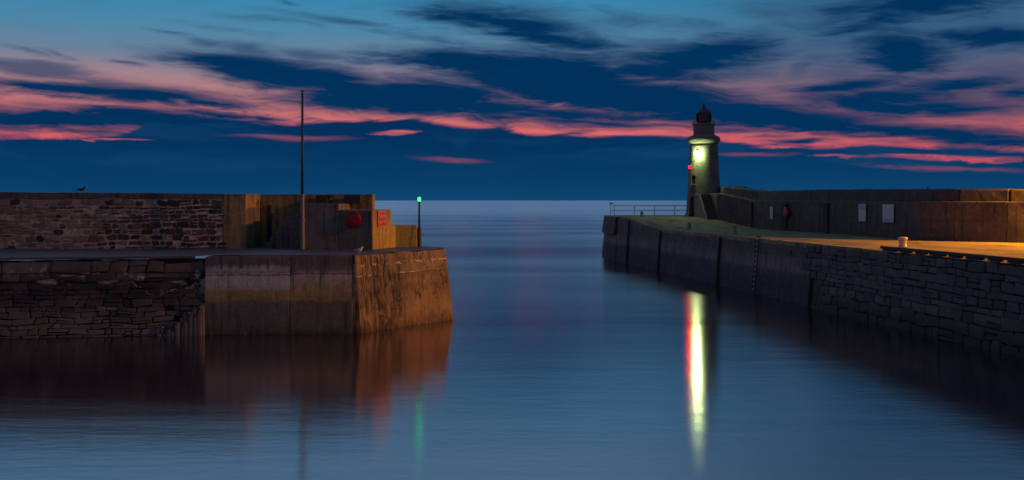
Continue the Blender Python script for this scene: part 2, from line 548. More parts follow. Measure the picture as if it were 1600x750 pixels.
def stone(name, pal, weed_z=None, weed=0.7, rough=0.85, patch=None, lime=None, foot=None):
    def fn(n, pos, geo):
        rnd = geo.outputs['Random Per Island']
        c = n.ramp(rnd, [(i / (len(pal) - 1), p) for i, p in enumerate(pal)])
        med = n.noise(pos, 3.1, 7, 0.65, 0.5)
        fine = n.noise(pos, 15, 6, 0.7)
        c = n.mix(n.smooth(med, 0.35, 0.7, 0, 0.55), c, n.mix(0.6, c, g(0.02, 0.018, 0.018)))
        c = n.mix(n.smooth(fine, 0.5, 0.75, 0, 0.3), c, n.mix(0.5, c, g(0.35, 0.3, 0.26)))
        if patch:
            pm = n.noise(pos, 0.35, 5, 0.6)
            c = n.mix(n.smooth(pm, 0.45, 0.6, 0, 0.75), c, patch)
        if foot:
            z = n.sep(pos)[2]
            zz = n.math('ADD', z, n.math('MULTIPLY', n.math('SUBTRACT', n.noise(pos, 0.5, 4), 0.5), 1.6))
            c = n.mix(n.smooth(zz, 1.25, 0.55, 0.0, 0.7), c, n.mix(0.5, c, foot))
            c = n.mix(n.math('MULTIPLY', n.smooth(zz, 1.2, 1.8), n.smooth(zz, 2.9, 2.3)), c, n.mix(0.6, c, g(0.015, 0.012, 0.014)))
        if lime:
            z = n.sep(pos)[2]
            lm = n.noise(n.vmath('MULTIPLY', pos, (0.7, 0.7, 1.2)), 1.0, 8, 0.66, 1.0)
            lm = n.math('MULTIPLY', n.smooth(lm, 0.57, 0.63), n.smooth(z, 1.3, 2.0))
            c = n.mix(n.math('MULTIPLY', lm, 0.85), c, lime)
        if weed_z is not None:
            z = n.sep(pos)[2]
            zz = n.math('ADD', z, n.math('MULTIPLY', n.math('SUBTRACT', med, 0.5), 1.0))
            c = n.mix(n.smooth(zz, weed_z + 0.4, weed_z - 0.4, 0, weed), c, g(0.030, 0.028, 0.018))
        return c, n.math('ADD', n.math('MULTIPLY', med, 0.7), n.math('MULTIPLY', fine, 0.4)), 0.7
    return surf(name, fn, rough)


def plain(name, c, rough=0.6, metallic=0.0, wear=0.3, wc=(0.05, 0.04, 0.03), spec=0.4):
    def fn(n, pos, geo):
        a = n.noise(pos, 5.0, 6, 0.65)
        f = n.noise(pos, 30.0, 4, 0.6)
        cc = n.mix(n.smooth(a, 0.45, 0.72, 0, wear), g(*c), g(*wc))
        return cc, f, 0.25
    return surf(name, fn, rough, spec, metallic)


def glow(name, c, s):
    m = bpy.data.materials.new(name)
    m.use_nodes = True
    n = N(m.node_tree)
    e = n.new('ShaderNodeEmission')
    e.inputs[0].default_value = g(*c)
    e.inputs[1].default_value = s
    o = n.new('ShaderNodeOutputMaterial')
    n.nt.links.new(e.outputs[0], o.inputs[0])
    MATS[name] = m
    return m


# left pier
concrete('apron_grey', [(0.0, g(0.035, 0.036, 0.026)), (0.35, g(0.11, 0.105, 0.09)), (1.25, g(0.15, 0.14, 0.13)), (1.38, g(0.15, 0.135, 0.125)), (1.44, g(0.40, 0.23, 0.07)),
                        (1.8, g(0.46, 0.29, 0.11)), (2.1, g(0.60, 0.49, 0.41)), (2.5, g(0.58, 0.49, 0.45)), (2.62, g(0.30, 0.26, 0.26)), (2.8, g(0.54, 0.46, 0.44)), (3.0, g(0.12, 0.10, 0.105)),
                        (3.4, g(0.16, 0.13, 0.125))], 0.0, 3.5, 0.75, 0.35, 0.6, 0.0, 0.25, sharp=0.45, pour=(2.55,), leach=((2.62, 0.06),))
concrete('apron_ochre', [(0.0, g(0.035, 0.036, 0.022)), (0.35, g(0.11, 0.10, 0.065)), (1.25, g(0.14, 0.12, 0.085)), (1.38, g(0.12, 0.105, 0.09)), (1.44, g(0.38, 0.23, 0.07)),
                         (2.0, g(0.44, 0.29, 0.13)), (2.5, g(0.54, 0.42, 0.34)), (2.75, g(0.20, 0.15, 0.14)), (3.0, g(0.15, 0.11, 0.105)),
                         (3.4, g(0.17, 0.12, 0.11))], 0.0, 3.5, 0.8, 0.5, 0.7, 0.0, 0.3, sharp=0.4, pour=(2.6,))
concrete('head_concrete', [(0.0, g(0.05, 0.036, 0.022)), (0.3, g(0.17, 0.10, 0.055)), (0.7, g(0.24, 0.15, 0.085)), (1.4, g(0.22, 0.14, 0.09)), (1.75, g(0.12, 0.08, 0.06)), (2.05, g(0.20, 0.14, 0.10)),
                           (2.32, g(0.12, 0.085, 0.065)), (2.5, g(0.20, 0.14, 0.10)), (2.9, g(0.24, 0.17, 0.13)), (3.0, g(0.19, 0.13, 0.095)), (3.4, g(0.25, 0.17, 0.115))],
         0.0, 3.5, 0.65, 0.6, 0.45, 0.85, 0.8, pour=(2.42,), leach=((2.95, 0.09), (2.46, 0.045)), runs=(-5.8, -4.4))
concrete('old_render', [(3.0, g(0.26, 0.19, 0.09)), (4.5, g(0.44, 0.29, 0.11)), (5.9, g(0.42, 0.27, 0.11)), (6.2, g(0.22, 0.15, 0.09))], 3.0, 6.3, 0.7, 0.55, 0.6, 0.2, 0.05)  # ochre brightened to put the missing orange lamplight into the wall colour
concrete('block_concrete', [(3.0, g(0.19, 0.155, 0.13)), (4.5, g(0.22, 0.18, 0.165)), (6.2, g(0.19, 0.155, 0.14))], 3.0, 6.3, 0.75, 0.45, 0.2, 0.0, 0.05)
concrete('block_lamplit', [(3.0, g(0.46, 0.31, 0.08)), (4.5, g(0.48, 0.32, 0.09)), (6.2, g(0.32, 0.22, 0.10))], 3.0, 6.3, 0.7, 0.4, 0.6, 0.0, 0.0)  # lamplit copy of the block concrete, orange light in its base colour
concrete('coping_render', [(5.5, g(0.16, 0.12, 0.10)), (6.3, g(0.13, 0.10, 0.09))], 5.5, 6.4, 0.7, 0.5, 0.3, 0.0, 0.1)
surf('dark_fill', lambda n, p, q: (n.mix(n.noise(p, 2, 5), g(0.02, 0.02, 0.025), g(0.05, 0.045, 0.05)), n.noise(p, 9, 5), 0.5), 0.8)  # near-black fill; recess slabs and terrace blocks use it in place of shade


def deck_fn(n, pos, geo):
    a = n.noise(pos, 0.5, 6, 0.6)
    b = n.noise(pos, 3.0, 6, 0.65)
    f = n.noise(pos, 20, 5, 0.7)
    c = n.ramp(a, [(0.3, g(0.05, 0.05, 0.058)), (0.5, g(0.08, 0.08, 0.092)), (0.7, g(0.13, 0.128, 0.14))])
    c = n.mix(n.smooth(b, 0.45, 0.7, 0, 0.5), c, g(0.06, 0.055, 0.06))
    return c, n.math('ADD', b, n.math('MULTIPLY', f, 0.5)), 0.35, n.rng(a, 0.3, 0.7, 0.35, 0.75)


surf('pier_deck', deck_fn, 0.6)
stone('wall_stone', [g(0.24, 0.14, 0.095), g(0.38, 0.25, 0.18), g(0.15, 0.08, 0.06), g(0.42, 0.29, 0.23), g(0.28, 0.20, 0.10), g(0.05, 0.035, 0.038),
                     g(0.40, 0.27, 0.21), g(0.20, 0.12, 0.07), g(0.46, 0.34, 0.28)])
stone('dark_stone', [g(0.06, 0.035, 0.03), g(0.10, 0.06, 0.05), g(0.022, 0.018, 0.02), g(0.14, 0.085, 0.065), g(0.04, 0.03, 0.034), g(0.20, 0.13, 0.10)])
stone('footing_stone', [g(0.10, 0.07, 0.058), g(0.15, 0.11, 0.088), g(0.045, 0.035, 0.035), g(0.20, 0.15, 0.12), g(0.085, 0.07, 0.05), g(0.12, 0.09, 0.082)],
      None, lime=g(0.42, 0.30, 0.20), foot=g(0.24, 0.19, 0.13))


def mortar_fn(n, pos, geo):
    a = n.noise(pos, 1.2, 6, 0.6)
    f = n.noise(pos, 12, 6, 0.7)
    b = n.noise(pos, 4, 6, 0.7, 0.8)
    c = n.ramp(a, [(0.3, g(0.36, 0.23, 0.165)), (0.5, g(0.58, 0.41, 0.31)), (0.7, g(0.68, 0.50, 0.39))])
    c = n.mix(n.smooth(b, 0.45, 0.66, 0, 0.75), c, g(0.14, 0.09, 0.07))
    return c, n.math('ADD', b, n.math('MULTIPLY', f, 0.6)), 0.8


surf('lime_mortar', mortar_fn, 0.9)


def joint_fn(n, pos, geo):
    a = n.noise(n.vmath('MULTIPLY', pos, (0.8, 0.8, 1.5)), 0.8, 6, 0.65, 0.8)
    z = n.sep(pos)[2]
    k = n.math('MULTIPLY', n.smooth(a, 0.50, 0.60), n.smooth(z, 1.2, 1.7))
    c = n.mix(k, g(0.022, 0.02, 0.02), g(0.42, 0.31, 0.21))
    return c, n.noise(pos, 10, 6, 0.7), 0.8


surf('open_joint', joint_fn, 0.9)
plain('dark_joint', (0.03, 0.03, 0.032), 0.9, wear=0.4, wc=(0.015, 0.015, 0.016))
# right quay
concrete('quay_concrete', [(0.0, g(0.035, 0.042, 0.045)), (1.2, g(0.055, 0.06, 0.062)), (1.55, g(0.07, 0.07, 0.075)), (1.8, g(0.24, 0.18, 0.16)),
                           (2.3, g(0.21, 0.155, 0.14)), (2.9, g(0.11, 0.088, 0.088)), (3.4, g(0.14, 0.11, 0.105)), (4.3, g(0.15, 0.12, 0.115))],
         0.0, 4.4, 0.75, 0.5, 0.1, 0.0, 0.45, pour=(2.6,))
stone('quay_stone', [g(0.085, 0.078, 0.08), g(0.12, 0.105, 0.10), g(0.055, 0.052, 0.056), g(0.15, 0.13, 0.122), g(0.10, 0.09, 0.085), g(0.07, 0.064, 0.066)], 0.75, 0.75)
concrete('parapet_concrete', [(3.0, g(0.06, 0.055, 0.055)), (4.2, g(0.09, 0.08, 0.08)), (5.0, g(0.105, 0.09, 0.09)), (6.5, g(0.08, 0.07, 0.068))],
         3.0, 7.2, 0.75, 0.5, 0.1, 0.0, 0.3, pour=(4.6,))


def quay_deck_fn(n, pos, geo):
    a = n.noise(n.vmath('MULTIPLY', pos, (1.0, 0.35, 1)), 0.7, 6, 0.6)
    b = n.noise(pos, 3.5, 6, 0.65)
    f = n.noise(pos, 24, 5, 0.7)
    c = n.ramp(a, [(0.3, g(0.19, 0.155, 0.085)), (0.55, g(0.28, 0.22, 0.11)), (0.75, g(0.34, 0.27, 0.13))])
    c = n.mix(n.smooth(b, 0.5, 0.75, 0, 0.5), c, g(0.09, 0.08, 0.075))
    # slab joints across and along the quay
    x, y, z = n.sep(pos)
    jy = n.math('ABSOLUTE', n.math('SUBTRACT', n.math('FRACT', n.math('MULTIPLY', y, 1 / 4.5)), 0.5))
    j = n.smooth(jy, 0.008, 0.003)
    jx = n.math('ABSOLUTE', n.math('SUBTRACT', n.math('FRACT', n.math('MULTIPLY', n.math('ADD', x, n.math('MULTIPLY', y, 0.139)), 1 / 3.2)), 0.5))
    j = n.math('MAXIMUM', j, n.smooth(jx, 0.012, 0.004))
    c = n.mix(n.math('MULTIPLY', j, 0.75), c, g(0.03, 0.026, 0.022))
    pt = n.noise(n.vmath('MULTIPLY', pos, (0.55, 0.30, 1)), 1.0, 6, 0.6, 0.6)
    c = n.mix(n.smooth(pt, 0.54, 0.60, 0.0, 0.5), c, g(0.085, 0.07, 0.045))
    c = n.mix(n.smooth(pt, 0.42, 0.36, 0.0, 0.35), c, g(0.42, 0.34, 0.19))
    return c, n.math('ADD', b, n.math('MULTIPLY', f, 0.5)), 0.3


surf('quay_deck', quay_deck_fn, 0.85, 0.06)


def tower_fn(n, pos, geo):
    tcn = n.new('ShaderNodeTexCoord')
    ox, oy, oz = n.sep(tcn.outputs['Object'])
    ang = n.math('MULTIPLY', n.math('ARCTAN2', oy, ox), 1.5)
    br = n.new('ShaderNodeTexBrick')
    nz_ = n.noise(pos, 2.2, 5, 0.6)
    n.put(br.inputs['Vector'], n.comb(n.math('ADD', ang, n.math('MULTIPLY', nz_, 0.10)), n.math('ADD', oz, n.math('MULTIPLY', nz_, 0.12)), 0))
    br.inputs['Scale'].default_value = 1.0
    br.inputs['Brick Width'].default_value = 0.62
    br.inputs['Row Height'].default_value = 0.3
    br.inputs['Mortar Size'].default_value = 0.022
    br.inputs['Mortar Smooth'].default_value = 0.6
    a = n.noise(pos, 1.1, 6, 0.6)
    b = n.noise(pos, 5, 7, 0.7)
    f = n.noise(pos, 17, 6, 0.7)
    c = n.ramp(a, [(0.3, g(0.13, 0.115, 0.095)), (0.55, g(0.20, 0.18, 0.15)), (0.75, g(0.25, 0.225, 0.19))])
    c = n.mix(n.smooth(b, 0.45, 0.7, 0, 0.4), c, g(0.10, 0.09, 0.075))
    c = n.mix(n.math('MULTIPLY', br.outputs['Fac'], 0.45), c, g(0.06, 0.055, 0.045))
    c = n.mix(n.smooth(f, 0.45, 0.65, 0.0, 0.35), c, g(0.07, 0.062, 0.05))
    h = n.math('SUBTRACT', n.math('ADD', n.math('MULTIPLY', b, 0.9), n.math('MULTIPLY', f, 0.5)), n.math('MULTIPLY', br.outputs['Fac'], 0.7))
    return c, h, 0.55


surf('tower_stone', tower_fn, 0.85)
plain('gallery_stone', (0.19, 0.17, 0.145), 0.85, wear=0.5, wc=(0.09, 0.08, 0.07))
plain('lantern_paint', (0.03, 0.035, 0.04), 0.45, wear=0.3)
plain('lead_roof', (0.045, 0.055, 0.065), 0.5, wear=0.4, wc=(0.02, 0.02, 0.02))
plain('lantern_glass', (0.015, 0.02, 0.025), 0.08, wear=0.0, spec=0.6)
plain('door_paint', (0.09, 0.028, 0.025), 0.6, wear=0.5)
plain('window_glass', (0.012, 0.014, 0.016), 0.1, wear=0.0, spec=0.6)
plain('white_trim', (0.50, 0.48, 0.42), 0.7, wear=0.3, wc=(0.25, 0.22, 0.18))
plain('galvanised', (0.42, 0.42, 0.42), 0.4, 0.85, wear=0.35, wc=(0.2, 0.14, 0.09))
plain('rail_paint', (0.62, 0.60, 0.52), 0.55, wear=0.3, wc=(0.35, 0.28, 0.2))
plain('dark_iron', (0.035, 0.035, 0.038), 0.55, wear=0.4, wc=(0.10, 0.05, 0.03))
plain('pole_paint', (0.16, 0.15, 0.16), 0.5, wear=0.4, wc=(0.10, 0.06, 0.05))
plain('red_plastic', (0.30, 0.004, 0.010), 0.35, wear=0.12, wc=(0.25, 0.01, 0.01))
plain('red_sign', (0.46, 0.004, 0.045), 0.45, wear=0.1, wc=(0.4, 0.02, 0.04))
plain('sign_white', (0.55, 0.40, 0.42), 0.5, wear=0.3, wc=(0.5, 0.46, 0.42))
plain('board_white', (0.50, 0.52, 0.56), 0.5, wear=0.25, wc=(0.42, 0.45, 0.48))
plain('board_blue', (0.28, 0.42, 0.55), 0.5, wear=0.2)
plain('board_ink', (0.36, 0.40, 0.45), 0.6, wear=0.2)
plain('bollard_paint', (0.55, 0.42, 0.30), 0.5, wear=0.35, wc=(0.22, 0.12, 0.06))
plain('bollard_grey', (0.24, 0.24, 0.27), 0.6, wear=0.4, wc=(0.1, 0.08, 0.07))
plain('bollard_rust', (0.36, 0.25, 0.20), 0.6, wear=0.4, wc=(0.22, 0.10, 0.05))
plain('wet_timber', (0.035, 0.028, 0.022), 0.75, wear=0.5, wc=(0.015, 0.014, 0.012))
plain('feather_white', (0.55, 0.54, 0.54), 0.8, wear=0.1, wc=(0.5, 0.5, 0.5))
plain('feather_grey', (0.26, 0.30, 0.36), 0.8, wear=0.2, wc=(0.15, 0.17, 0.2))
plain('feather_dark', (0.03, 0.03, 0.032), 0.8, wear=0.2)
plain('beak_yellow', (0.65, 0.42, 0.05), 0.5, wear=0.1)
plain('gull_leg', (0.45, 0.24, 0.2), 0.6, wear=0.1)
glow('flood_glow', (0.70, 1.0, 0.38), FLOOD_EMIT)
glow('red_glow', (1.0, 0.0003, 0.0006), RED_EMIT)
glow('green_glow', (0.012, 1.0, 0.06), GREEN_EMIT)
glow('sodium_glow', (1.0, 0.42, 0.04), 60.0)


# ------------------------------------------------------------------ sea
def water_mat():
    m = bpy.data.materials.new('sea_water')
    m.use_nodes = True
    n = N(m.node_tree)
    o = n.new('ShaderNodeOutputMaterial')
    b = n.new('ShaderNodeBsdfAnisotropic')            # glossy sea surface, stretched ripples
    b.distribution = 'BECKMANN'
    b.inputs['Color'].default_value = g(1.0, 0.90, 0.94)
    df = n.new('ShaderNodeBsdfDiffuse')
    df.inputs['Color'].default_value = g(0.020, 0.017, 0.021)
    fr = n.new('ShaderNodeFresnel')
    fr.inputs['IOR'].default_value = 1.33
    mx = n.new('ShaderNodeMixShader')
    n.put(mx.inputs[0], n.math('MULTIPLY_ADD', fr.outputs[0], 0.66, 0.34, clamp=True))
    n.nt.links.new(df.outputs[0], mx.inputs[1])
    n.nt.links.new(b.outputs[0], mx.inputs[2])
    n.nt.links.new(mx.outputs[0], o.inputs[0])
    geo = n.new('ShaderNodeNewGeometry')
    pos = geo.outputs['Position']
    w1 = n.noise(n.vmath('MULTIPLY', pos, (0.10, 0.42, 1.0)), 1.0, 3, 0.5, 0.3)
    w2 = n.noise(n.vmath('MULTIPLY', pos, (1.5, 3.0, 1.0)), 1.0, 3, 0.55, 0.3)
    w3 = n.noise(n.vmath('MULTIPLY', pos, (0.012, 0.045, 1.0)), 1.0, 4, 0.55, 0.5)
    h = n.math('ADD', n.math('MULTIPLY', w1, 0.085), n.math('MULTIPLY', w2, 0.026))
    bp = n.new('ShaderNodeBump')
    bp.inputs['Strength'].default_value = 1.0
    bp.inputs['Distance'].default_value = 0.12
    n.put(bp.inputs['Height'], h)
    n.nt.links.new(bp.outputs[0], b.inputs['Normal'])
    b.inputs['Anisotropy'].default_value = WATER_ANISO
    n.put(b.inputs['Tangent'], n.comb(1.0, 0.0, 0.0))
    n.put(b.inputs['Roughness'], n.math('ADD', n.rng(w3, 0.3, 0.7, WATER_ROUGH - 0.03, WATER_ROUGH + 0.04), n.math('ADD', n.smooth(n.sep(pos)[1], 29.0, 95.0, 0.0, 0.10), n.smooth(n.sep(pos)[1], 120.0, 700.0, 0.0, 0.075))))
    return m


mb = MB()
R = 24000.0
ring = [0, 60, 200, 800, 4000, R]
nseg = 64
vs = [(0, 60, 0)]
fs = []
for r in ring[1:]:
    for i in range(nseg):
        t = 2 * math.pi * i / nseg
        vs.append((r * math.cos(t), 60 + r * math.sin(t), 0))
for i in range(nseg):
    fs.append((0, 1 + i, 1 + (i + 1) % nseg))
for k in range(len(ring) - 2):
    for i in range(nseg):
        a, b_ = 1 + k * nseg + i, 1 + k * nseg + (i + 1) % nseg
        fs.append((a, a + nseg, b_ + nseg, b_))
mb.add(vs, fs)
sea = mb.build('sea', water_mat())
tag(sea, kind='structure')


# ------------------------------------------------------------------ masonry generator
def stones(mb, O, u, up, n, L, Hh, rh, sw, gap, depth, seed, jit=0.2, keep=None, m=0, round_=0.28, wob=0.0):
    rnd = random.Random(seed)
    O, u, up, n = Vector(O), Vector(u).normalized(), Vector(up), Vector(n).normalized()
    uph = up.length
    upn = up.normalized()
    v = 0.0
    while v < Hh - 0.06:
        h = rnd.uniform(*rh)
        if v + h > Hh - rh[0] * 0.6:
            h = Hh - v
        x = -rnd.random() * sw[1]
        while x < L:
            wd = rnd.uniform(*sw) * (0.75 + 0.5 * h / rh[1])
            parts = [(x, wd, v, h)]
            if rnd.random() < 0.16 and h > rh[0] * 1.15:
                s = rnd.uniform(0.35, 0.65)
                parts = [(x, wd, v, h * s), (x, wd, v + h * s, h * (1 - s))]
            for (px, pw, pv, ph) in parts:
                k = True if keep is None else keep(px + pw / 2, pv + ph / 2, rnd)
                if not k or px < -0.02 or px + pw > L + 0.25:
                    continue
                mm = k - 1 if isinstance(k, int) and k is not True else m
                gp = gap * rnd.uniform(0.6, 1.7)
                x0, x1, y0, y1 = px + gp / 2, px + pw - gp / 2, pv + gp / 2, pv + ph - gp / 2
                sx, sy = x1 - x0, y1 - y0
                if sx < 0.05 or sy < 0.04:
                    continue
                c = round_
                pts = []
                cr = min(sx, sy)
                for (cx, cy, ax, ay) in ((x0, y0, 1, 1), (x1, y0, -1, 1), (x1, y1, -1, -1), (x0, y1, 1, -1)):
                    k1, k2 = rnd.uniform(0.4, 1.5) * c * cr, rnd.uniform(0.4, 1.5) * c * cr
                    a = (cx + ax * k1, cy)
                    b = (cx, cy + ay * k2)
                    mid = (cx + ax * k1 * 0.3, cy + ay * k2 * 0.3)
                    seq = [b, mid, a] if (ax * ay > 0) else [a, mid, b]
                    pts += seq
                jx = jit * cr * 0.25
                pts = [(a + rnd.uniform(-jx, jx), b + rnd.uniform(-jx, jx)) for a, b in pts]
                if wob:
                    pts = [(a + wob * noise.noise(Vector((a * 1.1, b * 1.7, seed + 40))) * 1.3,
                            b + wob * noise.noise(Vector((a * 0.8, b * 1.1, seed)))) for a, b in pts]
                d = rnd.uniform(*depth)
                cx, cy = sum(p[0] for p in pts) / len(pts), sum(p[1] for p in pts) / len(pts)
                tilt = (rnd.uniform(-0.08, 0.08), rnd.uniform(-0.08, 0.08))
                np_ = len(pts)
                V3 = []
                for lev, (ins, dd) in enumerate(((0.0, -0.05), (0.0, d * 0.55), (0.13, d), (0.55, d * 1.12))):
                    for a, b in pts:
                        aa, bb = a + (cx - a) * ins, b + (cy - b) * ins
                        off = dd + (tilt[0] * (aa - cx) + tilt[1] * (bb - cy)) * (1 if lev else 0)
                        V3.append(O + u * aa + upn * (bb * uph) + n * off)
                Fc = []
                for lv in range(3):
                    for i in range(np_):
                        j = (i + 1) % np_
                        Fc.append((lv * np_ + i, lv * np_ + j, (lv + 1) * np_ + j, (lv + 1) * np_ + i))
                Fc.append(tuple(3 * np_ + i for i in range(np_)))
                mb.add(V3, Fc, mm)
            x += wd
        v += h


# ------------------------------------------------------------------ left: harbour pier
pier = tag(empty('harbour_pier', (-10, 52, 0)),
           'low stone and concrete harbour pier with brown stained square end, in the left half', 'pier')
ZD = 3.4


def rub_y(x, top=0.0):        # waterline of the rubble face
    return 47.45 + (x + 13.3) * 0.137 + top


def put(o, root=None):
    return local(o, root if root else pier)


# rubble footing wall (backing + stones)
b = MB()
xs = [-60, -48, -36, -28, -13.3]
for a_, c_ in zip(xs[:-1], xs[1:]):
    b.sheet((a_, rub_y(a_), -1.2), (c_, rub_y(c_), -1.2), (c_, rub_y(c_, 0.45), 3.28), (a_, rub_y(a_, 0.45), 3.22), 20, 6, 0.03, 1.1)
put(b.build('rubble_backing', MATS['open_joint'], merge=True))
L0 = 22.0
ux = Vector((1, 0.137, 0)).normalized()
x_start = -13.4 - L0 * ux.x
O = Vector((x_start, rub_y(x_start) - 0.02, -0.25))
upv = Vector((0, 0.45, 3.4)).normalized()
nn = Vector((0.137, -1, 0.13)).normalized()
b = MB()


def keep_low(x, v, r):
    X = x_start + x * ux.x
    if X > -14.9 and v > 0.6 and v < 2.9 and r.random() < 0.35:
        return False
    return v < 2.55


stones(b, O, ux, upv, nn, L0, 3.45, (0.17, 0.37), (0.24, 0.85), 0.022, (0.015, 0.08), 5, 0.5, keep_low, round_=0.22, wob=0.12)
stones(b, O + upv * 2.6, ux, upv, nn, L0, 0.88, (0.30, 0.5), (0.5, 1.6), 0.024, (0.03, 0.10), 8, 0.4, round_=0.16, wob=0.15)
put(b.build('rubble_face', MATS['footing_stone']))
# broken upright stones in the corner against the concrete
b = MB()
rnd = random.Random(3)
for k in range(2):
    for i in range(11):
        x = -15.25 + i * 0.185 + k * 0.09 + rnd.uniform(-0.04, 0.04)
        top = 0.2 + 1.25 * (i / 10.0) ** 1.2 + rnd.uniform(-0.18, 0.12) - 0.35 * (1 - k)
        y = rub_y(x) - 0.30 + 0.22 * k - rnd.uniform(0, 0.06)
        r0 = rnd.uniform(0.10, 0.14)
        q0 = Vector((x, y, -0.6)); q1 = Vector((x + rnd.uniform(-0.04, 0.04), y + rnd.uniform(0, 0.06), top))
        b.tube(q0, q1, r0, r0 * 0.85, 7, caps=False)
        b.tube(q1, q1 + Vector((0.01, 0.02, 0.07)), r0 * 0.85, r0 * 0.45, 7)
put(b.build('broken_stones', MATS['footing_stone']))

# concrete apron: two cast panels with a projecting plinth
def apron(x0, x1, y0, y1, mat, name, top):
    b = MB()
    b.solid([(x0, y0 - 0.0, -1.2), (x1, y1, -1.2), (x1, y1 + 2.5, -1.2), (x0, y0 + 2.5, -1.2)],
            [(x0, y0 + 0.03, 1.38), (x1, y1 + 0.03, 1.38), (x1, y1 + 2.5, 1.38), (x0, y0 + 2.5, 1.38)], 0.3, 0.018, 1.1)
    b.solid([(x0, y0 + 0.10, 1.37), (x1, y1 + 0.10, 1.37), (x1, y1 + 2.4, 1.37), (x0, y0 + 2.4, 1.37)],
            [(x0, y0 + 0.20, top[0]), (x1, y1 + 0.20, top[1]), (x1, y1 + 2.4, top[1]), (x0, y0 + 2.4, top[0])], 0.3, 0.018, 1.1)
    put(b.build(name, MATS[mat], merge=True, bevel=0.03))


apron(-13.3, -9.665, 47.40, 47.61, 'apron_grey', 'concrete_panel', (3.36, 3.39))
apron(-9.655, -6.95, 47.62, 47.78, 'apron_ochre', 'concrete_panel', (3.39, 3.4))
# pier head
b = MB()
hb = [(-6.96, 47.74, -1.2), (-6.52, 47.80, -1.2), (-2.70, 53.3, -1.2), (-3.0, 56.4, -1.2), (-4.2, 58.2, -1.2), (-7.0, 58.4, -1.2)]
ht = [(-6.96, 47.93, 3.4), (-6.84, 47.95, 3.4), (-3.27, 54.15, 3.4), (-3.6, 56.0, 3.4), (-4.6, 57.5, 3.4), (-7.0, 57.9, 3.4)]
b.solid(hb, ht, 0.24, 0.05, 1.3)
put(b.build('pier_head', MATS['head_concrete'], merge=True, bevel=0.07))
# deck
b = MB()
nx, ny = 60, 10
VS, FS = [], []
for j in range(ny + 1):
    for i in range(nx + 1):
        t = i / nx
        x = -60 + (60 - 6.9) * t
        yf = rub_y(x, 0.40) if x < -13.3 else 47.75 + (x + 13.3) * 0.05
        zf = 3.26 + 0.10 * max(0, (x + 40) / 27.0) if x < -13.3 else 3.405
        zf = min(zf, 3.405)
        y = yf + (59.0 - yf) * j / ny
        z = zf + (3.405 - zf) * min(1, j / 3) + 0.012 * noise.noise(Vector((x * 0.8, y * 0.8, 0)))
        VS.append((x, y, z))
for j in range(ny):
    for i in range(nx):
        k = j * (nx + 1) + i
        FS.append((k, k + 1, k + nx + 2, k + nx + 1))
b.add(VS, FS)
put(b.build('deck', MATS['pier_deck'], smooth=True))
b = MB()       # deck over the head
b.add([(-6.95, 47.98, 3.425), (-6.86, 48.02, 3.425), (-3.36, 54.15, 3.425), (-3.68, 55.9, 3.425), (-4.7, 57.4, 3.425), (-7.0, 57.8, 3.42)], [(0, 1, 2, 3, 4, 5)])
put(b.build('deck', MATS['pier_deck']))
# thin kerb slab on the rubble edge
b = MB()
for i in range(14):
    x0 = -40 + i * 1.87
    x1 = x0 + 1.85
    z = 3.25 + 0.10 * max(0, (x0 + 40) / 27.0) + random.Random(i).uniform(-0.02, 0.02)
    b.box(((x0 + x1) / 2, rub_y((x0 + x1) / 2, 0.52), z), (x1 - x0, 0.5, 0.11), math.atan(0.137))
put(b.build('edge_slab', MATS['pier_deck'], bevel=0.02))

# ------------------------------------------------------------------ left: parapet wall of rubble with rendered end
lwall = tag(empty('parapet_wall', (-20, 55.5, 3.4)),
            'long mortared rubble wall with flat dark coping, running along the back of the left pier', 'wall')
YW = 54.5
b = MB()
b.solid([(-60, YW, 3.1), (-14.35, YW, 3.2), (-14.35, 58.3, 3.2), (-60, 58.3, 3.1)],
        [(-60, YW + 0.08, 5.93), (-14.35, YW + 0.08, 5.86), (-14.35, 58.3, 5.86), (-60, 58.3, 5.93)], 0.3, 0.03, 1.2)
local(b.build('mortar_face', MATS['lime_mortar'], merge=True), lwall)


def keep_up(x, v, r):
    X = -33 + x
    if X > -14.32 + 0.22 * math.sin(v * 4.3 + 1.0) + 0.12 * math.sin(v * 11.0): return False
    if X > -18.6:
        if v < 0.06: return False
        return 2 if r.random() < 0.93 else False
    if X > -20.2:
        return 2 if r.random() < 0.5 else 1
    q = r.random()
    if q < 0.07: return False
    return 2 if q > 0.90 else 1


b = MB()
stones(b, (-33, YW - 0.012, 3.32), (1, 0, 0), (0, 0.03, 1), (0, -1, 0.03), 18.7, 2.52, (0.17, 0.36), (0.2, 0.56), 0.055, (0.004, 0.035), 21, 0.75, keep_up, round_=0.3, wob=0.11)
local(b.build('rubble_face', [MATS['wall_stone'], MATS['dark_stone']]), lwall)
b = MB()
x = -60.0
rnd = random.Random(9)
while x < -14.4:
    ln = rnd.uniform(2.2, 3.4)
    x2 = min(x + ln, -14.36)
    za, zb = 6.21 - 0.09 * max(0, (x + 25.4) / 12), 6.21 - 0.09 * max(0, (x2 + 25.4) / 12)
    b.solid([(x, YW + 0.02, 5.9), (x2 - 0.012, YW + 0.02, 5.88), (x2 - 0.012, 58.35, 5.88), (x, 58.35, 5.9)],
            [(x, YW + 0.05, za), (x2 - 0.012, YW + 0.05, zb), (x2 - 0.012, 58.35, zb), (x, 58.35, za)], 0.4, 0.025, 1.2)
    x = x2
local(b.build('coping', MATS['coping_render'], merge=True, bevel=0.03), lwall)
b = MB()
